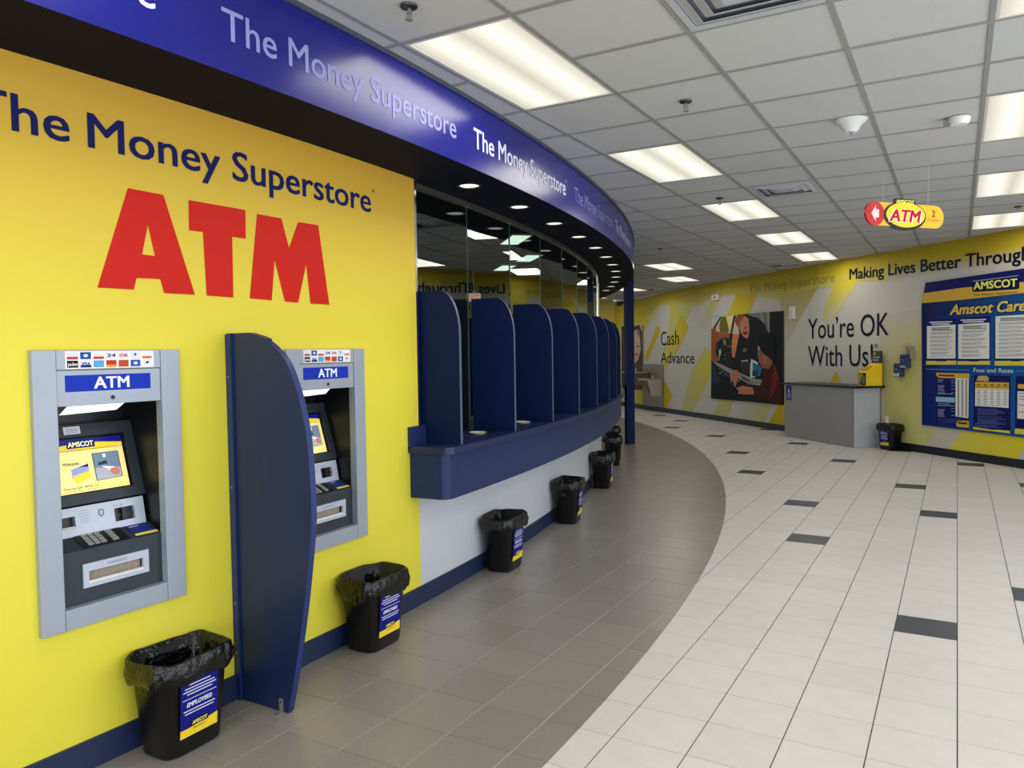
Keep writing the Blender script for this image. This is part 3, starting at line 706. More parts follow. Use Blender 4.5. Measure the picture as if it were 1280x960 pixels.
    for q in range(5): F.rect(-.075, -.040, .05+.011*q, .0515+.011*q, (150, 158, 172), 1)
    for q in range(6): F.ell(.065+.006*q+(.018 if q > 2 else 0), .091, .0015, .0015, (50, 60, 80), 8, 1)
    F.rect(.089, .101, .086, .097, (170, 180, 205), 1); F.build('icon_print', Rp)
    # shelf
    b = MB(); b.add([(-.100, a, z(.882)) for a in (-.2085, .2085)]+[(-.016, a, z(.842)) for a in (.2085, -.2085)]+[(-.100, a, z(.86)) for a in (-.2085, .2085)]+[(-.016, a, z(.82)) for a in (.2085, -.2085)], [(0, 3, 2, 1), (4, 5, 6, 7), (0, 1, 5, 4), (1, 2, 6, 5), (2, 3, 7, 6), (3, 0, 4, 7)])
    Sh = b.build('keypad_shelf', M_CHAR, A)
    sl = (.842-.882)/.084
    def os(x, y, L): return (x+L*.43, y, z(.882)+(x+.100)*sl+L*.9)
    b = MB(); q = [(-.094, -.11), (-.094, .075), (-.022, .075), (-.022, -.11)]
    b.add([os(x, y, .0003) for x, y in q]+[os(x, y, .004) for x, y in q], [(3, 2, 1, 0), (4, 5, 6, 7), (0, 1, 5, 4), (1, 2, 6, 5), (2, 3, 7, 6), (3, 0, 4, 7)]); Kp = b.build('keypad', M_BLACK, A)
    M_KEY = mat('key_steel', (168, 168, 166), .35, metal=.3)
    for r in range(4):
        for c in range(5):
            if c == 3: continue
            w = .020 if c < 3 else .024; y0 = -.088+c*.026+(-.006 if c > 3 else 0); x0_ = -.089+r*.0165
            q = [(x0_, y0), (x0_, y0+w), (x0_+.0125, y0+w), (x0_+.0125, y0)]
            MB().add([os(x, y, .004) for x, y in q]+[os(x, y, .008) for x, y in q], [(3, 2, 1, 0), (4, 5, 6, 7), (0, 1, 5, 4), (1, 2, 6, 5), (2, 3, 7, 6), (3, 0, 4, 7)]).build('key', M_KEY, Kp)
    q = [(-.094, .092), (-.094, .182), (-.030, .204), (-.030, .108)]
    F = Flat(lambda x, y, L: os(x, y, L+.001), .0006); F.poly(q, (34, 50, 120)); F.rect(-.038, -.024, .105, .204, (228, 214, 90)); F.rect(-.084, -.080, .11, .15, (200, 205, 225)); F.build('instruction_card', A)
    # lower front with cash drawer
    b = MB(); x0, x1 = -.035, -.015; dw = (-.124, .146, z(.695), z(.787))
    b.box(x0, x1, -.2085, dw[0], z(.638), z(.842)).box(x0, x1, dw[1], .2085, z(.638), z(.842)).box(x0, x1, dw[0], dw[1], z(.638), dw[2]).box(x0, x1, dw[0], dw[1], dw[3], z(.842))
    Lf = b.build('lower_front', M_CHAR, A)
    b = MB(); a0, a1, q0, q1 = dw[0], dw[1], dw[2], dw[3]; i0, i1, j0, j1 = a0+.022, a1-.024, q0+.020, q1-.030
    b.box(-.02, -.007, a0, i0, q0, q1).box(-.02, -.007, i1, a1, q0, q1).box(-.02, -.007, i0, i1, q0, j0).box(-.02, -.007, i0, i1, j1, q1)
    Dr = b.build('cash_outlet', MATS['light_silver'], Lf, bevel=.0)
    MB().box(-.034, -.030, i0, i1, j0, j1).build('shutter', mat('shutter_beige', (150, 138, 120), .5, noise=.15, scale=60), Dr)
    MB().box(-.024, -.006, i0, i1, j0-.004, j0+.004).build('outlet_lip', M_WHITEP, Dr)
    F = Flat(on_plane(-.0068)); F.rect(i0+.07, i0+.155, j1+.008, j1+.021, (172, 180, 200)); [F.ell(i0+.082+.011*k, j1+.0145, .0018, .0018, (60, 70, 95), 8, 2) for k in range(6)]; F.build('icon_print', Dr)
    return A
cash_machine(ATMS[0], 'silver wall cash machine left of the navy privacy panel, screen fully visible')
cash_machine(ATMS[1], 'silver wall cash machine right of the navy privacy panel, partly hidden by it')

# privacy panel between the machines
Y0 = 2.385; out = [(-2.876, .004), (-2.876, 1.676), (-2.71, 1.676), (-2.62, 1.652), (-2.565, 1.625), (-2.525, 1.595), (-2.485, 1.56), (-2.457, 1.519), (-2.425, 1.45), (-2.401, 1.384), (-2.368, 1.249), (-2.353, 1.10), (-2.347, .95), (-2.350, .85), (-2.369, .703), (-2.404, .491), (-2.449, .274), (-2.483, .126), (-2.515, .004)]
base = polar(RW, -.01)
def smooth_line(P, i0):
    Q = P[:i0+1]
    for i in range(i0, len(P)-1):
        a, b, c, d = P[max(i-1, i0)], P[i], P[i+1], P[min(i+2, len(P)-1)]
        for k in range(1, 5):
            t = k/4; Q.append(tuple(.5*(2*b[j]+(c[j]-a[j])*t+(2*a[j]-5*b[j]+4*c[j]-d[j])*t*t+(3*b[j]-a[j]-3*c[j]+d[j])*t**3) for j in (0, 1)))
    return Q
out = smooth_line(out, 2)
out = [(x-(.018 if x > -2.6 else 0), q) for x, q in out]
Pv = empty('privacy_panel', (-2.858, Y0, 0), 0, 'tall navy privacy panel with bulging curved edge between the two cash machines', 'privacy panel')
dmesh = MB().prism([(x+2.858, zz) for x, zz in out if x > -2.87] and [(max(x+2.858, .0015), zz) for x, zz in out], 0, .032, 'y').mesh('panel')
dmesh.materials.append(mat('navy_panel', (16, 34, 74), .45, noise=.05, scale=3)); dmesh.materials.append(mat('panel_edge_band', (28, 48, 104), .45))
for p in dmesh.polygons:
    if abs(p.normal.y) < .5: p.material_index = 1
link('panel', dmesh, None, Pv)
fl_ = MB().box(.0015, .036, -.012, -.0005, .004, 1.672).build('wall_flange', mat('navy_flange', (20, 42, 96), .4), Pv)
for q in (1.48, .98, .45, .22): MB().cyl((.018, -.0145, q), .004, .003, 10, 'y').build('screw', M_STEEL, fl_)
br_ = MB().box(.272, .296, -.003, -.0004, .0, .06).box(.272, .296, -.04, -.003, 0.0002, .003).build('foot_bracket', M_STEEL, Pv); MB().cyl((.284, -.006, .045), .004, .003, 10, 'y').build('screw', M_DARK, br_)

# ================================================================== WASTE BINS
def ringpts(a, b, n=40, e=4.5):
    P = []
    for i in range(n):
        t = 2*PI*i/n; c, s = math.cos(t), math.sin(t)
        P.append((math.copysign(abs(c)**(2/e), c)*a, math.copysign(abs(s)**(2/e), s)*b))
    return P
def loft(rings, close_bottom=True):
    n = len(rings[0]); v = [p for r in rings for p in r]; f = []
    for k in range(len(rings)-1):
        for i in range(n): f.append((k*n+i, k*n+(i+1) % n, (k+1)*n+(i+1) % n, (k+1)*n+i))
    if close_bottom: f.append(tuple(range(n))[::-1])
    return MB().add(v, f)
def bin_body():
    n = 40; R = []
    for a, b, z in ((.088, .128, .002), (.094, .135, .010), (.118, .168, .36), (.126, .177, .365), (.128, .179, .382), (.124, .175, .384), (.116, .166, .38), (.09, .13, .012)):
        R.append([(x, y, z) for x, y in ringpts(a, b, n)])
    b = loft(R); b.f.append(tuple(range(7*n, 8*n))); b.mi.append(0); return b.mesh('body')
body_me = bin_body(); body_me.materials.append(M_BLACK)
for p in body_me.polygons: p.use_smooth = True
def bag(seed):
    rnd = random.Random(seed); n = 96; R = []
    ph = [rnd.uniform(0, 6.28) for _ in range(8)]
    drop = .085+rnd.uniform(-.01, .015)
    prof_ = [(.140-.012, .384-drop, 1.0), (.135, .384-drop*.8, .9), (.139, .384-drop*.5, .8), (.136, .384-drop*.25, .5), (.134, .390, .3), (.128, .396, .3), (.120, .390, .4), (.110, .34, .9), (.102, .27, 1.2), (.09, .18, 1.4), (.05, .11, 1), (.01, .10, .2)]
    for k, (a, zz, amp) in enumerate(prof_):
        ratio = (a+.051)/a if a > .06 else 1.3
        ring = []
        for i, (x, y) in enumerate(ringpts(a, a*ratio, n)):
            t = 2*PI*i/n
            w_ = (math.sin(5*t+ph[0]+k*.25)*.35+math.sin(11*t+ph[1]-k*.5)*.3+math.sin(19*t+ph[2]+k*.7)*.22+math.sin(31*t+ph[3]+k)*.15)
            m_ = 1+.055*amp*w_+.02*amp*abs(math.sin(9*t+ph[7]+k*.3))+(rnd.uniform(-.016, .016) if k not in (4, 5) else 0)
            dz = .010*math.sin(3*t+ph[4])+.006*math.sin(7*t+ph[5]) if k < 3 else .005*math.sin(4*t+ph[6])
            if k == 0: dz += rnd.uniform(-.006, .006)
            if x < 0 and k < 5: m_ = 1
            ring.append((x*m_, y*m_, zz+dz))
        R.append(ring)
    b = loft(R, False); b.f.append(tuple(range(len(prof_)*n-n, len(prof_)*n))); b.mi.append(0)
    return b.mesh('bag_liner')
bags = []
for sd in (3, 11, 29):
    me = bag(sd); me.materials.append(M_BAG); bags.append(me)
    for p in me.polygons: p.use_smooth = True
def sticker():
    # follows the tapering front face: x = .098 + (.0.118-.094)/.36*z
    fn = lambda a, z, L: (.0960+.0685*z+L+.0006, a, z)
    F = Flat(fn, .0004); NV = (26, 26, 128)
    F.rect(-.088, .088, .075, .300, NV); F.rect(-.088, .088, .075, .108, (250, 216, 50)); F.poly([(-.088, .105), (.0, .112), (.088, .124), (.088, .10), (-.088, .10)], (250, 216, 50))
    for zz, a in ((.282, .05), (.268, .07), (.256, .078), (.244, .06)): F.rect(-a, a, zz, zz+.0045, (222, 224, 240), 4)
    F.rect(-.080, .080, .226, .2285, (235, 235, 245), 4); F.text('EMPLOYEES:', -.060, .060, .196, .213, (245, 245, 250), .03, .2, lay=5)
    for zz, a in ((.178, .074), (.166, .068)): F.rect(-a, a, zz, zz+.0045, (222, 224, 240), 4)
    F.poly([(-.040, .112), (.040, .112), (.046, .137), (-.034, .137)], (14, 14, 50), 5); F.text('AMSCOT', -.034, .038, .117, .132, (250, 238, 120), .03, .15, lay=6); F.rect(-.032, .030, .100, .1025, (60, 60, 90), 6)
    o = F.build('x'); me = o.data; bpy.data.objects.remove(o); return me
st_me = sticker()
def waste_bin(loc, rz, label, k, stick=True, grp='black waste bins along the counter wall'):
    Bn = empty('waste_bin', loc, rz, label, 'waste bin', grp)
    link('body', body_me, None, Bn); link('bag_liner', bags[k % 3], None, Bn)
    if stick: link('label_sticker', st_me, None, Bn)
    return Bn
bl_ = [(-.405, 'black waste bin below the left cash machine, beside the privacy panel'), (.80, 'black waste bin below the right cash machine'), (2.40, 'black waste bin under the near end of the counter, third from the camera'),
       (4.01, 'black waste bin against the pale wall, fourth from the camera'), (5.87, 'black waste bin against the pale wall, fifth from the camera'), (7.66, 'black waste bin half hidden, sixth from the camera'), (9.0, 'farthest black waste bin by the counter, mostly hidden behind the sixth')]
for k, (s, lb) in enumerate(bl_): waste_bin(polar(20.782, s, 0), s/RW+math.radians((2, -1, 0, 2, -2, 3, 0)[k]), lb, k)
# wall-frame helper for the slanting wall
def wall_pt(n, a, z=0): 
    return (K0.x-n*S2+a*S2, K0.y-n*S2-a*S2, z)
RZW = math.radians(225)
waste_bin(wall_pt(.16, 11.22), RZW, 'black waste bin standing right of the grey writing desk', 1, grp=None)

# ================================================================== WRITING DESK AND WALL THINGS
Dk = empty('writing_desk', wall_pt(0, 9.94), RZW, 'grey laminate writing desk with a thin black top against the right wall', 'desk')
MB().box(.014, .490, -.90, .90, .004, .935).build('cabinet', mat('grey_laminate', (150, 150, 152), .5, noise=.02), Dk)
MB().box(.4905, .510, -.90, .90, .004, .935).build('front_panel', mat('mid_grey_laminate', (146, 146, 146), .5, noise=.02), Dk)
MB().box(.014, .510, .9005, .906, .004, .935).build('side_panel', mat('daylit_side_laminate', (186, 190, 198), .5, noise=.02), Dk)  # same grey laminate, paler tone paints in the daylight on this side
MB().box(.5105, .514, .889, .907, .004, .935).build('corner_trim', M_STEEL, Dk); MB().box(.016, .034, .9065, .910, .004, .935).build('corner_trim', M_STEEL, Dk)
MB().box(.002, .54, -.93, .985, .935, .970).build('desktop', mat('black_laminate', (16, 18, 24), .3), Dk, bevel=.004)
F = Flat(on_plane(.5104)); y0, y1 = -.86, -.70; F.rect(y0, y1, .66, .915, (30, 44, 110)); F.ell(-.785, .868, .012, .012, (235, 238, 245)); F.ell(-.778, .812, .026, .026, (235, 238, 245), 20); F.ell(-.778, .812, .018, .018, (30, 44, 110), 20)
F.poly([(-.792, .855), (-.780, .855), (-.778, .825), (-.752, .825), (-.745, .797), (-.755, .795), (-.762, .815), (-.790, .815)], (235, 238, 245)); [F.rect(-.84, -.72, q, q+.008, (170, 180, 215), 6) for q in (.765, .745, .725, .705, .685)]; F.build('accessible_sign', Dk)
# yellow collection box on the desk
bx = empty('collection_box', wall_pt(.18, 10.79, .9705), RZW-math.radians(10), 'yellow collection box with black sign on top, on the right end of the desk', 'collection box')
My = mat('yellow_acrylic', (244, 206, 30), .35); hb = .385
MB().prism([(-.13, 0), (.12, 0), (.12, .215), (-.09, .35), (-.13, .35)], -.13, .13, 'y').build('body', My, bx)
F = Flat(lambda a, z, L: (.1205+L, a, z)); F.rect(-.12, .10, .01, .205, (168, 150, 40)); F.poly([(-.06, .01), (.10, .01), (.10, .195), (.03, .205)], (22, 24, 30)); F.poly([(-.01, .03), (.07, .03), (.08, .13), (.04, .18), (.0, .11)], (120, 120, 118)); F.rect(-.115, -.05, .18, .19, (60, 55, 25), 5); F.build('front_print', bx)
MB().add([(.09, y, .240) for y in (-.09, .07)]+[(-.01, y, .298) for y in (.07, -.09)]+[(.094, y, .252) for y in (-.09, .07)]+[(-.006, y, .310) for y in (.07, -.09)], [(0, 1, 2, 3), (4, 5, 6, 7), (0, 1, 5, 4), (1, 2, 6, 5), (2, 3, 7, 6), (3, 0, 4, 7)]).build('slot_plate', mat('amber_plate', (196, 150, 20), .4), bx)
MB().box(-.13, -.11, -.13, .13, .351, .545).build('top_sign', mat('sign_black', (14, 14, 16), .35), bx)
F = Flat(on_plane(-.1095)); F.ell(-.045, .505, .027, .027, (214, 204, 50)); F.ell(-.045, .518, .010, .014, (60, 60, 20), 12); F.text('Donation', -.085, .10, .435, .465, (215, 215, 215), .01); F.text('Station', -.085, .06, .39, .42, (215, 215, 215), .01); F.build('sign_print', bx)
# brochure dispensers
def disp(cx, z0, z1, wd, label, colr, white):
    a = cx; D = empty('wall_dispenser', wall_pt(.001, a, z0), RZW, label, 'dispenser', 'dispensers stepping up the wall'); h = z1-z0
    MB().box(0, .10, -wd/2, wd/2, 0, h).build('body', mat('disp_'+colr, {'blue': (58, 66, 104)}[colr], .45), D, bevel=.006)
    F = Flat(on_plane(.1005)); F.rect(-wd/2+.01, wd/2-.01, h*.3, h-.02, (44, 54, 100)); F.rect(-wd*.2, wd*.2, h*.5, h*.52, (200, 205, 225)); F.rect(-wd*.2, wd*.15, h*.6, h*.62, (200, 205, 225), 2)
    if white: F.rect(-wd/2+.006, wd/2-.006, .01, h*.27, (214, 216, 220)); F.rect(-wd*.25, wd*.25, .03, .045, (30, 30, 36))
    else: F.rect(-wd/2+.01, wd/2-.01, .01, .03, (180, 196, 160))
    F.build('front_print', D)
a1_, zb1 = W(1120.5, 471, .1); _, zt1 = W(1120.5, 454, .1); a2_, zb2 = W(1128.5, 460, .1); _, zt2 = W(1128.5, 443, .1)
disp(a1_, zb1, zt1, .125, 'lower blue wall dispenser with a white base strip', 'blue', True); disp(a2_, zb2, zt2, .125, 'upper blue wall dispenser between the lower one and the clear curved holder', 'blue', False)
a3, zb3 = W(1137.5, 448, .02); _, zt3 = W(1137.5, 432, .02)
Hd = empty('brochure_holder', wall_pt(.001, a3, zb3), RZW, 'smoky curved brochure holder, topmost of the wall dispensers', 'brochure holder')
h = zt3-zb3; arc_ = [(-.11, h), (-.02, h)]+[(-.02+.12*math.sin(PI/2*k/8), h*.35+h*.65*math.cos(PI/2*k/8)) for k in range(1, 9)]+[(.095, .0)]
MB().prism(arc_+[(y-.012, z-.008*(z > .02)) for y, z in arc_[::-1]], .002, .10, 'x').build('curved_shell', mat('smoky_plastic', (150, 142, 126), .3), Hd)
MB().box(0, .016, -.075, .07, .01, h*.93).build('back_plate', mat('taupe_plastic', (150, 144, 130), .4), Hd)
o = MB().box(0, .02, -.03, .03, 0, .14).build('wall_outlet', M_WHITEP, bevel=.003); a, z0 = W(1109, 531, 0); o.location = wall_pt(.001, a, z0); o.rotation_euler = (0, 0, RZW); tag(o, 'white wall outlet plate just above the desk side waste bin', 'outlet')
# alarm strobes
def alarm(x, y0_, y1_, wd, label):
    a, z0 = W(x, y1_, .05); _, z1 = W(x, y0_, .05); A = empty('alarm_strobe', wall_pt(.001, a, z0), RZW, label, 'alarm', None); h = z1-z0
    MB().box(0, .045, -wd/2, wd/2, 0, h).build('housing', M_WHITEP, A, bevel=.01); MB().box(.0455, .06, -wd*.2, wd*.3, h*.15, h*.7).build('lens', mat('alarm_lens', (205, 205, 195), .2), A, bevel=.006)
alarm(988.5, 383, 399, .15, 'white alarm strobe on the wall right of the large photo poster')
def small_alarm():
    a, z0 = W(894, 375.5, .03); _, z1 = W(894, 368, .03); A = empty('alarm_horn', wall_pt(.001, a, z0), RZW, 'small white alarm horn with dark centre above the photo poster', 'alarm'); h = z1-z0
    MB().box(0, .05, -.13, .13, 0, h).build('housing', M_WHITEP, A, bevel=.01); MB().cyl((.05, 0.02, h/2), .03, .006, 14, 'x').build('sounder', M_CHAR, A)
small_alarm()
# ceiling detectors
Dt = empty('ceiling_speaker', (-.61, 5.51, HC), math.radians(-60), 'white conical ceiling detector with a small clear tip, near the air vent', 'detector')
MB().lathe((0, 0, 0), [(0, 0), (.10, 0), (.095, -.012), (.07, -.03), (.048, -.065), (.036, -.08), (0, -.082)], 28).build('cone', M_WHITEP, Dt, smooth=True); MB().cyl((.015, 0, -.098), .011, .018, 10).build('tip', mat('blue_led_tip', (140, 150, 190), .3), Dt)
Dt = empty('smoke_detector', (.0, 5.84, HC), 0, 'small white smoke detector in the right part of the ceiling', 'detector')
MB().lathe((0, 0, 0), [(0, 0), (.065, 0), (.064, -.02), (.05, -.045), (0, -.05)], 24).build('housing', M_WHITEP, Dt, smooth=True); MB().box(-.09, -.05, -.02, .02, -.035, -.005).build('lens', mat('grey_lens', (130, 130, 132), .4), Dt)
# dome camera in the far corner
a, z0 = W(774, 380, .35); Cm = empty('dome_camera', wall_pt(.35, a, z0+.12), RZW, 'white dome security camera under the ceiling near the far corner', 'camera')
MB().lathe((0, 0, 0), [(0, .0), (.16, 0), (.17, -.04), (.15, -.06), (.13, -.06)], 24).build('collar', M_WHITEP, Cm, smooth=True); MB().lathe((0, 0, -.06), [(.13, 0), (.11, -.07), (.06, -.11), (0, -.125)], 24).build('dome', mat('smoked_dome', (40, 42, 44), .08), Cm, smooth=True)
MB().box(-.35, -.15, -.03, .03, -.03, .0).build('arm', M_WHITEP, Cm)
# drinking fountain
a0, _ = W(804, 480); a1, _ = W(830, 480); _, zt = W(829, 455.5); Fn = empty('drinking_fountain', wall_pt(.001, (a0+a1)/2, .11), RZW, 'two-level steel drinking fountain on a taupe back panel by the far post', 'drinking fountain')
hw = (a1-a0)/2; ob = zt-.11; MB().box(0, .02, -hw, hw, .02, ob).build('back_panel', mat('taupe_panel', (136, 126, 108), .4, metal=.3), Fn)
def basin(y0, y1, zz, nm):
    b = MB(); b.box(.032, .46, y0, y1, zz-.05, zz); Bs = b.build(nm, M_STEEL, Fn, bevel=.006)
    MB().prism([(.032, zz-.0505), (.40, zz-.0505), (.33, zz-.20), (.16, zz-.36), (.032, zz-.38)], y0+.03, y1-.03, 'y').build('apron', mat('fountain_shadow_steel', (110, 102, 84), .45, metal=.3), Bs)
    MB().cyl((.10, y0+.12, zz), .012, .05, 10).cyl((.10, y0+.12, zz+.05), .02, .012, 10).build('spout', M_CHROME, Bs); MB().cyl((.46, (y0+y1)/2, zz-.025), .02, .012, 12, 'x').build('push_button', M_CHROME, Bs)
basin(hw-.56, hw-.09, .86-.11, 'low_basin'); basin(-hw-.35, -hw+.45, 1.02-.11, 'high_basin')
MB().prism([(.021, .72), (.42, .72), (.42, .69), (.30, .30), (.021, .30)], hw-.09, hw-.065, 'y').build('side_skirt', mat('pale_skirt', (176, 172, 158), .4, metal=.2), Fn)

# ================================================================== POSTERS
def panel_px(name, corners, th, label, cat, m, n0=.0015):
    """thin board on the slanting wall through four measured corners (clockwise from top left)"""
    P = [W(x, y, th+n0) for x, y in corners]; a0 = P[0][0]; z0 = P[3][1]
    E = empty(name, wall_pt(0, a0, 0), RZW, label, cat)
    MB().prism([(a-a0, z) for a, z in P], n0, n0+th, 'x').build('board', m, E)
    def fn(x, y, L): a, z = W(x, y, n0+th); return (n0+th+.0006+L, a-a0, z)
    return E, fn, a0
# car repair photo
E, fn, _ = panel_px('photo_poster', [(889, 396), (979, 388.5), (979, 505.5), (889, 498.5)], .02, 'large photo poster of two people leaning over a car engine', 'poster', mat('poster_black', (12, 13, 16), .4))
F = Flat(fn, .0002)
def c8(pts): return [(860+x/6.857, 380+y/6.857) for x, y in pts]
for pts, c in (([(200, 118), (812, 62), (812, 865), (200, 805)], (14, 15, 18)),
    ([(200, 112), (420, 92), (440, 260), (200, 245)], (206, 196, 164)), ([(200, 112), (275, 107), (205, 200)], (196, 200, 206)), ([(210, 215), (275, 112), (290, 110), (215, 240)], (40, 38, 36)),
    ([(285, 110), (330, 108), (355, 200), (345, 245), (275, 240), (268, 190)], (110, 104, 40)), ([(325, 105), (400, 98), (370, 220), (350, 215)], (240, 214, 140)),
    ([(200, 215), (240, 205), (242, 235), (360, 250), (350, 300), (250, 500), (200, 485)], (168, 92, 54)), ([(385, 255), (440, 262), (400, 460), (370, 450), (375, 330)], (214, 130, 76)),
    ([(245, 330), (290, 290), (340, 290), (375, 370), (385, 540), (270, 490), (235, 420)], (24, 34, 26)), ([(265, 400), (280, 380), (285, 420), (270, 470)], (190, 200, 190)), ([(300, 300), (325, 310), (330, 360), (305, 340)], (120, 130, 110)),
    ([(392, 100), (412, 96), (375, 270), (360, 268)], (30, 28, 26)),
    ([(620, 75), (700, 68), (700, 250), (650, 200)], (150, 146, 134)), ([(640, 72), (672, 70), (690, 240), (672, 230)], (120, 114, 100)), ([(530, 85), (625, 92), (620, 110), (540, 100)], (160, 160, 150)), ([(500, 80), (620, 78), (640, 150), (560, 120)], (120, 126, 126)),
    ([(445, 290), (520, 290), (530, 100), (600, 120), (660, 170), (690, 260), (640, 500), (560, 620), (430, 600), (390, 570), (410, 440)], (18, 18, 20)),
    ([(410, 110), (455, 88), (490, 90), (470, 130), (450, 200), (420, 190), (405, 150)], (150, 78, 30)), ([(450, 150), (490, 100), (522, 130), (528, 230), (515, 295), (480, 285), (455, 250), (440, 200)], (196, 128, 100)),
    ([(465, 240), (510, 232), (512, 262), (480, 268)], (120, 60, 48)), ([(478, 205), (505, 195), (506, 206), (480, 214)], (90, 50, 40)),
    ([(450, 480), (520, 470), (530, 600), (460, 590)], (46, 44, 40)), ([(455, 485), (515, 478), (517, 490), (457, 496)], (170, 168, 160)), ([(470, 385), (505, 380), (500, 410), (475, 412)], (120, 110, 100)),
    ([(210, 490), (260, 505), (380, 560), (560, 640), (640, 650), (620, 700), (540, 690), (400, 620), (300, 570)], (150, 148, 140)), ([(230, 510), (300, 560), (390, 610), (380, 640), (280, 580)], (40, 40, 42)), ([(430, 600), (520, 650), (560, 670), (500, 660)], (50, 48, 44)),
    ([(545, 470), (600, 500), (620, 610), (535, 640), (535, 520)], (206, 214, 220)), ([(555, 500), (640, 540), (620, 620), (560, 600)], (30, 110, 150)), ([(555, 570), (600, 572), (600, 625), (552, 615)], (20, 60, 96)),
    ([(205, 510), (235, 540), (290, 660), (260, 690), (210, 680)], (36, 48, 58)),
    ([(360, 600), (430, 560), (430, 640), (410, 715), (395, 700), (385, 650), (370, 680)], (190, 120, 96)),
    ([(602, 350), (618, 392), (655, 430), (735, 480), (705, 560), (645, 548), (612, 500), (598, 430)], (150, 92, 70)), ([(604, 345), (620, 372), (618, 400), (600, 380)], (206, 166, 140)), ([(600, 350), (612, 295), (650, 250), (700, 246), (745, 290), (758, 380), (736, 492), (705, 470), (690, 440), (668, 440), (650, 425), (640, 388), (622, 385)], (10, 9, 11)), ([(648, 445), (668, 440), (680, 462), (672, 512), (655, 508)], (176, 108, 84)),
    ([(640, 545), (690, 560), (740, 500), (780, 580), (812, 700), (812, 865), (600, 830), (560, 790), (570, 720), (640, 690)], (64, 14, 16)), ([(740, 510), (775, 600), (760, 720), (700, 820), (720, 690)], (120, 22, 24)),
    ([(415, 720), (470, 700), (560, 715), (570, 775), (500, 775), (430, 770), (440, 745)], (196, 126, 92)), ([(200, 690), (380, 700), (430, 780), (560, 800), (812, 850), (812, 865), (200, 805)], (12, 12, 14))):
    F.poly(c8(pts), c)
rp = random.Random(5)
def speck(n, x0, x1, y0, y1, cols, sz):
    for k in range(n):
        x, y = rp.uniform(x0, x1), rp.uniform(y0, y1); a = rp.uniform(0, 6.28); q = sz*rp.uniform(.5, 1.3)
        F.poly(c8([(x+q*math.cos(a), y+q*math.sin(a)), (x+q*.5*math.cos(a+2), y+q*.5*math.sin(a+2)), (x+q*math.cos(a+3.3), y+q*math.sin(a+3.3))]), rp.choice(cols), 62+k % 6)
speck(34, 250, 370, 300, 480, [(30, 50, 32), (90, 104, 80), (12, 18, 14), (180, 186, 170), (60, 76, 50)], 12)
speck(22, 250, 420, 520, 620, [(190, 188, 180), (24, 24, 26), (120, 118, 112)], 12); speck(14, 440, 600, 620, 690, [(200, 198, 190), (24, 24, 26), (150, 40, 30)], 12); speck(12, 460, 530, 500, 600, [(90, 92, 50), (24, 24, 26), (70, 68, 66)], 10)
for r in range(10):
    y = 225+r*26; F.rect(*[860+q/6.857 for q in (202, 244)], 380+y/6.857, 380+(y+3)/6.857, (110, 56, 34), 60)
F.build('photo_print', E)
# portrait cut-out behind the post
E, fn, _ = panel_px('portrait_poster', [(777, 408), (803.5, 407), (803.5, 487), (777, 487)], .02, 'portrait poster of a long-haired person, mostly hidden behind the navy post', 'poster', mat('poster_tan', (120, 92, 72), .45))
F = Flat(fn, .0002)
for pts, c in (([(777, 408), (803.5, 407), (803.5, 487), (777, 487)], (176, 168, 140)), ([(777, 408), (781, 408), (781, 487), (777, 487)], (22, 18, 20)), ([(780, 430), (790, 425), (790, 470), (780, 470)], (170, 110, 80)), ([(777, 412), (799, 406), (803, 416), (803.4, 487), (777, 487)], (70, 60, 54)), ([(786, 418), (796, 412), (800, 422), (801, 437), (798, 450), (792, 456), (786, 452)], (206, 168, 136)), ([(795, 411), (799, 412), (801, 422), (797, 420)], (128, 116, 100)), ([(796, 432), (799, 432), (799, 433.5), (796, 433.5)], (60, 44, 36)), ([(794, 442), (798, 441.5), (797, 444), (794, 444)], (160, 84, 76)), ([(790, 455), (802, 452), (803, 487), (790, 487)], (96, 72, 66))):
    F.poly(pts, c)
F.build('photo_print', E)

# information board
E, fn, _ = panel_px('information_board', [(1152, 379), (1400, 351), (1400, 562), (1152.5, 531)], .025, 'large navy and blue information board with fee sheets on the right wall', 'board', mat('board_navy', (14, 24, 92), .4))
hp = [W(x, y, .032) for x, y in [(1157, 353.5), (1400, 318), (1400, 353), (1152, 379)]]; a0 = W(1152, 379, .0265)[0]
MB().prism([(a-a0, z) for a, z in hp], .0015, .032, 'x').build('header_board', mat('board_header', (14, 24, 92), .4), E)
F = Flat(fn, .0002)
NB, MBL, YG, GOLD, DOC = (12, 22, 92), (20, 108, 176), (222, 202, 66), (214, 172, 66), (226, 226, 222)
F.poly([(1152, 379), (1400, 351), (1400, 562), (1152.5, 531)], [(10, 16, 70), (24, 100, 170), (24, 100, 170), (12, 30, 110)])
F.poly([(1170, 395), (1400, 375), (1400, 555), (1180, 527)], [(14, 40, 120), MBL, MBL, (14, 70, 150)])
def q4(x0, x1, yl0, yr0, yl1, yr1, c, lay=None): F.poly([(x0, yl0), (x1, yr0), (x1, yr1), (x0, yl1)], c, lay)
def wline(x0, x1, y, c, t=.7, sl=-.02, lay=12): F.poly([(x0, y), (x1, y+sl*(x1-x0)), (x1, y+t+sl*(x1-x0)), (x0, y+t)], c, lay)
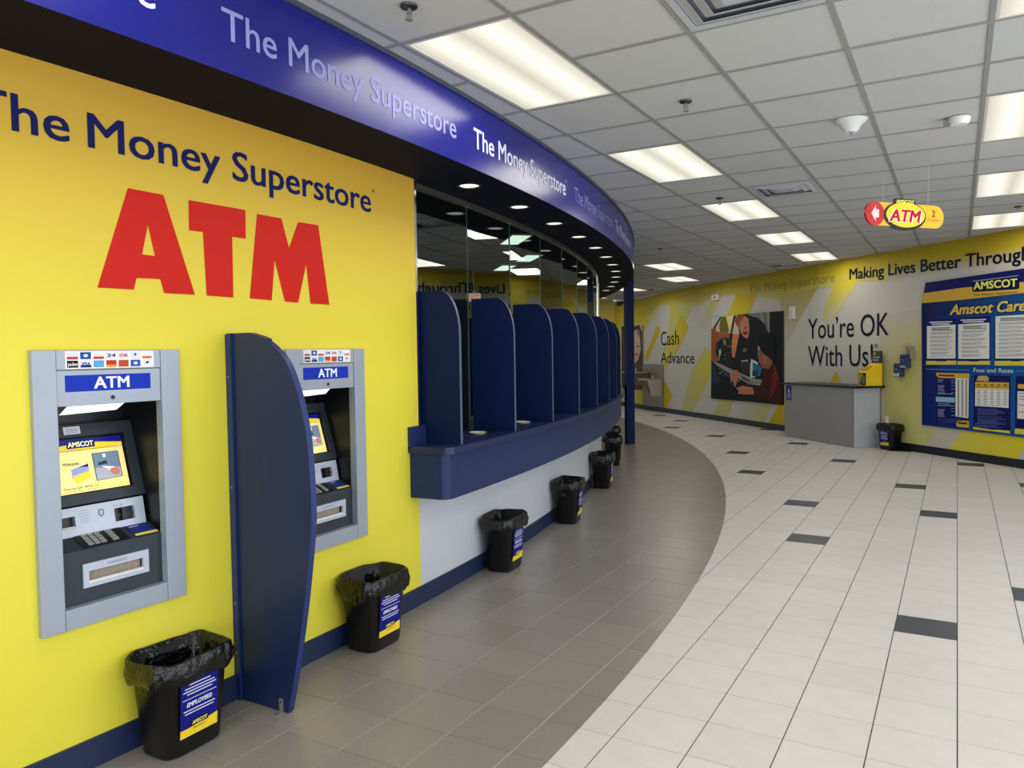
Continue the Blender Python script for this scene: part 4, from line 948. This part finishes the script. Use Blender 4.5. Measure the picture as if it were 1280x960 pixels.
# c: crop /9.143 + (1140,370)
def K(x, y): return 1140+x/9.143, 370+y/9.143
def doc(x0, x1, yt, yh, yb, yf, head=True, sl=-.03):
    (X0, Yt), (X1, _) = K(x0, yt), K(x1, yt); Yh = K(0, yh)[1]; Yb = K(0, yb)[1]; Yf = K(0, yf)[1]; dy = sl*(X1-X0)*2
    q4(X0-1, X1+1, Yt, Yt+dy, Yb+2.5, Yb+2.5, NB, 5); q4(X0, X1, Yh, Yh+dy, Yb, Yb, DOC, 6)
    q4(X0-1, X1+1, Yb+3, Yb+2.5, Yf, Yf, YG, 7); F.poly([((X0+X1)/2-7, Yb+1), ((X0+X1)/2+7, Yb+1), ((X0+X1)/2+6, Yb+3.4), ((X0+X1)/2-6, Yb+3.4)], NB, 8)
    if head:
        wline(X0+3, X1-4, Yt+2.2, (225, 225, 230), 1.4, sl); wline(X0+6, X1-7, Yt+4.6, (225, 225, 230), 1.4, sl)
    y = Yh+2; r = random.Random(int(x0)); n = 0
    while y < Yb-2:
        l = r.uniform(.55, .85)*(X1-X0); xs = X0+4 if n > 3 else X0+6
        wline(xs, min(xs+l, X1-3), y, (40, 40, 44) if n < 3 else (120, 120, 124), .8 if n < 3 else .45, sl, 9); n += 1
        y += 1.5 if n < 3 else (1.2 if n % 3 else 2.6)
doc(172, 498, 275, 345, 715, 785); doc(530, 885, 250, 325, 718, 785); doc(955, 1420, 225, 232, 715, 795, False)
x, y = K(165, 833); q4(x, K(650, 0)[0], y, K(0, 843)[1], y+.6, K(0, 843)[1]+.6, (120, 170, 210), 5); x = K(1190, 0)[0]; q4(x, x+30, K(0, 857)[1], K(0, 857)[1], K(0, 862)[1], K(0, 862)[1], (120, 170, 210), 5)
# lower fee sheets  crop4: 1120 + x/6.857, 440 + y/6.857
def J(x, y): return 1120+x/6.857, 440+y/6.857
def JP(pts, c, lay=None): F.poly([J(a, b) for a, b in pts], c, lay)
JP([(345, 180), (630, 185), (630, 655), (345, 610)], NB, 5); JP([(342, 178), (630, 185), (630, 228), (370, 222), (350, 205)], GOLD, 6); JP([(510, 225), (625, 228), (622, 568), (510, 552)], DOC, 6)
for k in range(3): JP([(528+k*34, 235), (543+k*34, 236), (543+k*34, 556), (528+k*34, 552)], (150, 150, 150), 7)
JP([(343, 383), (500, 390), (508, 410), (500, 435), (343, 425)], (140, 190, 214), 7); JP([(365, 192), (500, 196), (500, 212), (365, 206)], (90, 60, 20), 8)
for k, (y, l) in enumerate(((235, 50), (250, 40), (285, 60), (298, 50), (312, 55), (328, 60), (345, 60), (355, 130), (440, 100), (455, 140), (490, 60), (503, 55), (516, 50), (530, 55), (545, 60), (570, 200), (585, 210), (600, 180))): JP([(358, y), (358+l, y+2), (358+l, y+9), (358, y+6)], (140, 150, 190) if k < 15 else (60, 74, 130), 8)
for y in (240, 260, 285, 315, 345, 480, 505, 540): JP([(475, y), (498, y+1), (498, y+7), (475, y+6)], (140, 150, 190), 8)
JP([(515, 610), (530, 585), (625, 590), (628, 650), (535, 642), (518, 630)], GOLD, 7); JP([(535, 600), (610, 605), (610, 622), (535, 616)], (80, 60, 40), 8)
JP([(668, 195), (982, 205), (982, 695), (662, 660)], NB, 5); JP([(690, 245), (705, 205), (780, 203), (798, 225), (790, 252)], (196, 172, 110), 6); JP([(680, 255), (968, 262), (968, 322), (680, 312)], GOLD, 6); JP([(680, 312), (968, 322), (966, 480), (678, 462)], DOC, 6)
for r_ in range(9):
    for c_ in range(5): JP([(694+c_*57, 328+r_*15.5), (724+c_*57, 329+r_*15.5), (724+c_*57, 334+r_*15.5), (694+c_*57, 333+r_*15.5)], (110, 110, 112), 7)
for c_ in range(5): JP([(694+c_*57, 275), (726+c_*57, 276), (726+c_*57, 284), (694+c_*57, 283)], (90, 66, 20), 7); JP([(690+c_*57, 292), (730+c_*57, 293), (730+c_*57, 300), (690+c_*57, 299)], (90, 66, 20), 7)
for k, y in enumerate((485, 500, 515, 530, 552, 570, 583, 596, 610, 625, 640)): JP([(700-(k > 7)*20, y), (870+(k % 3)*35, y+6), (870+(k % 3)*35, y+11), (700-(k > 7)*20, y+6)], (92, 106, 160), 8)
JP([(662, 640), (740, 655), (978, 675), (978, 698), (662, 660)], YG, 7); JP([(780, 645), (855, 652), (852, 668), (788, 662)], NB, 8)
JP([(1028, 205), (1400, 215), (1400, 740), (1018, 700)], NB, 5); JP([(1046, 275), (1400, 285), (1400, 325), (1046, 313)], GOLD, 6); JP([(1042, 335), (1400, 350), (1400, 600), (1040, 570)], DOC, 6); JP([(1020, 655), (1400, 690), (1400, 735), (1018, 700)], YG, 7)
for y in (350, 375, 400, 450, 510): JP([(1052, y), (1130, y+4), (1130, y+10), (1052, y+6)], (110, 110, 112), 7)
F.build('board_print', E)
# lettering on the board in wall coordinates
fw = lambda a, z, L: (.0285+.0036+L, a-a0, z)
F = Flat(fw, .0003)
def bl2(txt, xl, yl, xr, yr, yt, col, wt, sh=0, n0=.0285, lay=12): 
    a, z = W(xl, yl, n0); b_, z2 = W(xr, yr, n0); _, t = W(xl, yt, n0); F.text(txt, a, b_, z, t, col, wt, sh, z0b=z2, lay=lay)
bl2('Amscot Care', 1188.5, 394, 1284, 388.5, 381.3, (14, 14, 40), .045, .25, lay=8); bl2('Amscot Care', 1188, 393.5, 1283, 388, 381.3, (226, 192, 96), .03, .25, lay=10)
bl2('Fees and Rates', 1217.5, 465, 1267, 466, 459.8, (178, 204, 200), .02, lay=10)
F.build('lettering', E)
fh = lambda x, y, L: (.0322+.0006+L, W(x, y, .032)[0]-a0, W(x, y, .032)[1])
F = Flat(fh, .0002); F.poly([(1152, 379), (1154.8, 366), (1200, 359.5), (1240, 355.8), (1400, 342), (1400, 352.8), (1200, 375)], (216, 172, 66), 1)
F.poly([(1155, 366.5), (1157, 353.5), (1400, 318), (1400, 338), (1300, 350), (1200, 360)], NB, 2)
F.poly([(1215, 352), (1274, 345), (1274.5, 359.5), (1272, 361.5), (1218, 365), (1215.5, 364)], (10, 14, 60), 4)
F.poly([(1216, 351), (1273, 344), (1273, 345), (1216, 352.3)], (140, 150, 180), 5); F.build('header_print', E)
F = Flat(lambda a, z, L: (.0335+L, a-a0, z), .0008)
bl2('AMSCOT', 1217.5, 362, 1271.5, 357.8, 352.8, (232, 232, 110), .03, n0=.0335, lay=5); bl2('The Money Superstore', 1217, 370.3, 1271.5, 366, 367.4, (40, 32, 40), .0, n0=.0335, lay=5)
F.build('lettering', E)

# ================================================================== HANGING SIGN
SA = Vector((-.48, 6.33, 0)); SB = Vector((-.20, 6.67, 0)); t_ = (SB-SA).normalized(); rz = math.atan2(-t_.x, t_.y)
Sg = empty('hanging_sign', (SA.x, SA.y, 2.465), rz, 'yellow pill-shaped hanging cash machine sign with red arrow disc', 'sign'); LW = (SB-SA).length
Ls, Hs = LW+.30, .185
pill = []
a0s, a1s = -.09, LW+.155
for k in range(13): a = -PI/2+PI*k/12; pill.append((a1s-.085+.085*math.cos(a), .085+.085*math.sin(a)))
pill += [(a0s, .17), (a0s, 0)]
My2 = mat('sign_yellow', (232, 180, 44), .35)
MB().prism(pill, -.006, .006, 'x').build('panel', My2, Sg)
MB().cyl((-.008, -.085, .085), .088, .018, 28, 'x').build('arrow_disc', mat('sign_red', (190, 30, 30), .3), Sg)
el = [(LW*.46+.208*math.cos(2*PI*k/32), .080+.106*math.sin(2*PI*k/32)) for k in range(32)]
MB().prism(el, -.010, .010, 'x').build('oval_plate', mat('sign_black2', (14, 14, 18), .3), Sg)
F = Flat(on_plane(.0102)); F.poly([(-.122, .085), (-.080, .143), (-.080, .114), (-.050, .114), (-.050, .056), (-.080, .056), (-.080, .027)], (238, 214, 210))
F.ell(LW*.46+.006, .086, .190, .092, (246, 208, 60)); c = LW*.46
F.text('ATM', c-.155, c+.158, .034, .124, (240, 232, 226), .075, .2); F.text('ATM', c-.15, c+.153, .037, .124, (192, 20, 28), .035, .2)
F.text('2', a1s-.125, a1s-.092, .085, .135, (150, 60, 40), 0); F.text('Available', a1s-.165, a1s-.045, .055, .068, (190, 80, 50), 0); F.build('sign_print', Sg)
MB().box(-.011, .011, c-.098, c+.098, .163, .204).build('name_tab', MATS['sign_black2'], Sg); F = Flat(on_plane(.0115)); F.text('AMSCOT', c-.088, c+.088, .171, .196, (246, 236, 120), .03); F.build('tab_print', Sg)
for y in (0, LW): MB().cyl((0, y, .165), .0012, HC-2.465-.165, 6).build('wire', M_STEEL, Sg)

import sys
print('objects', len(bpy.data.objects), 'tris', sum(len(p.vertices)-2 for me in bpy.data.meshes for p in me.polygons), file=sys.stderr)
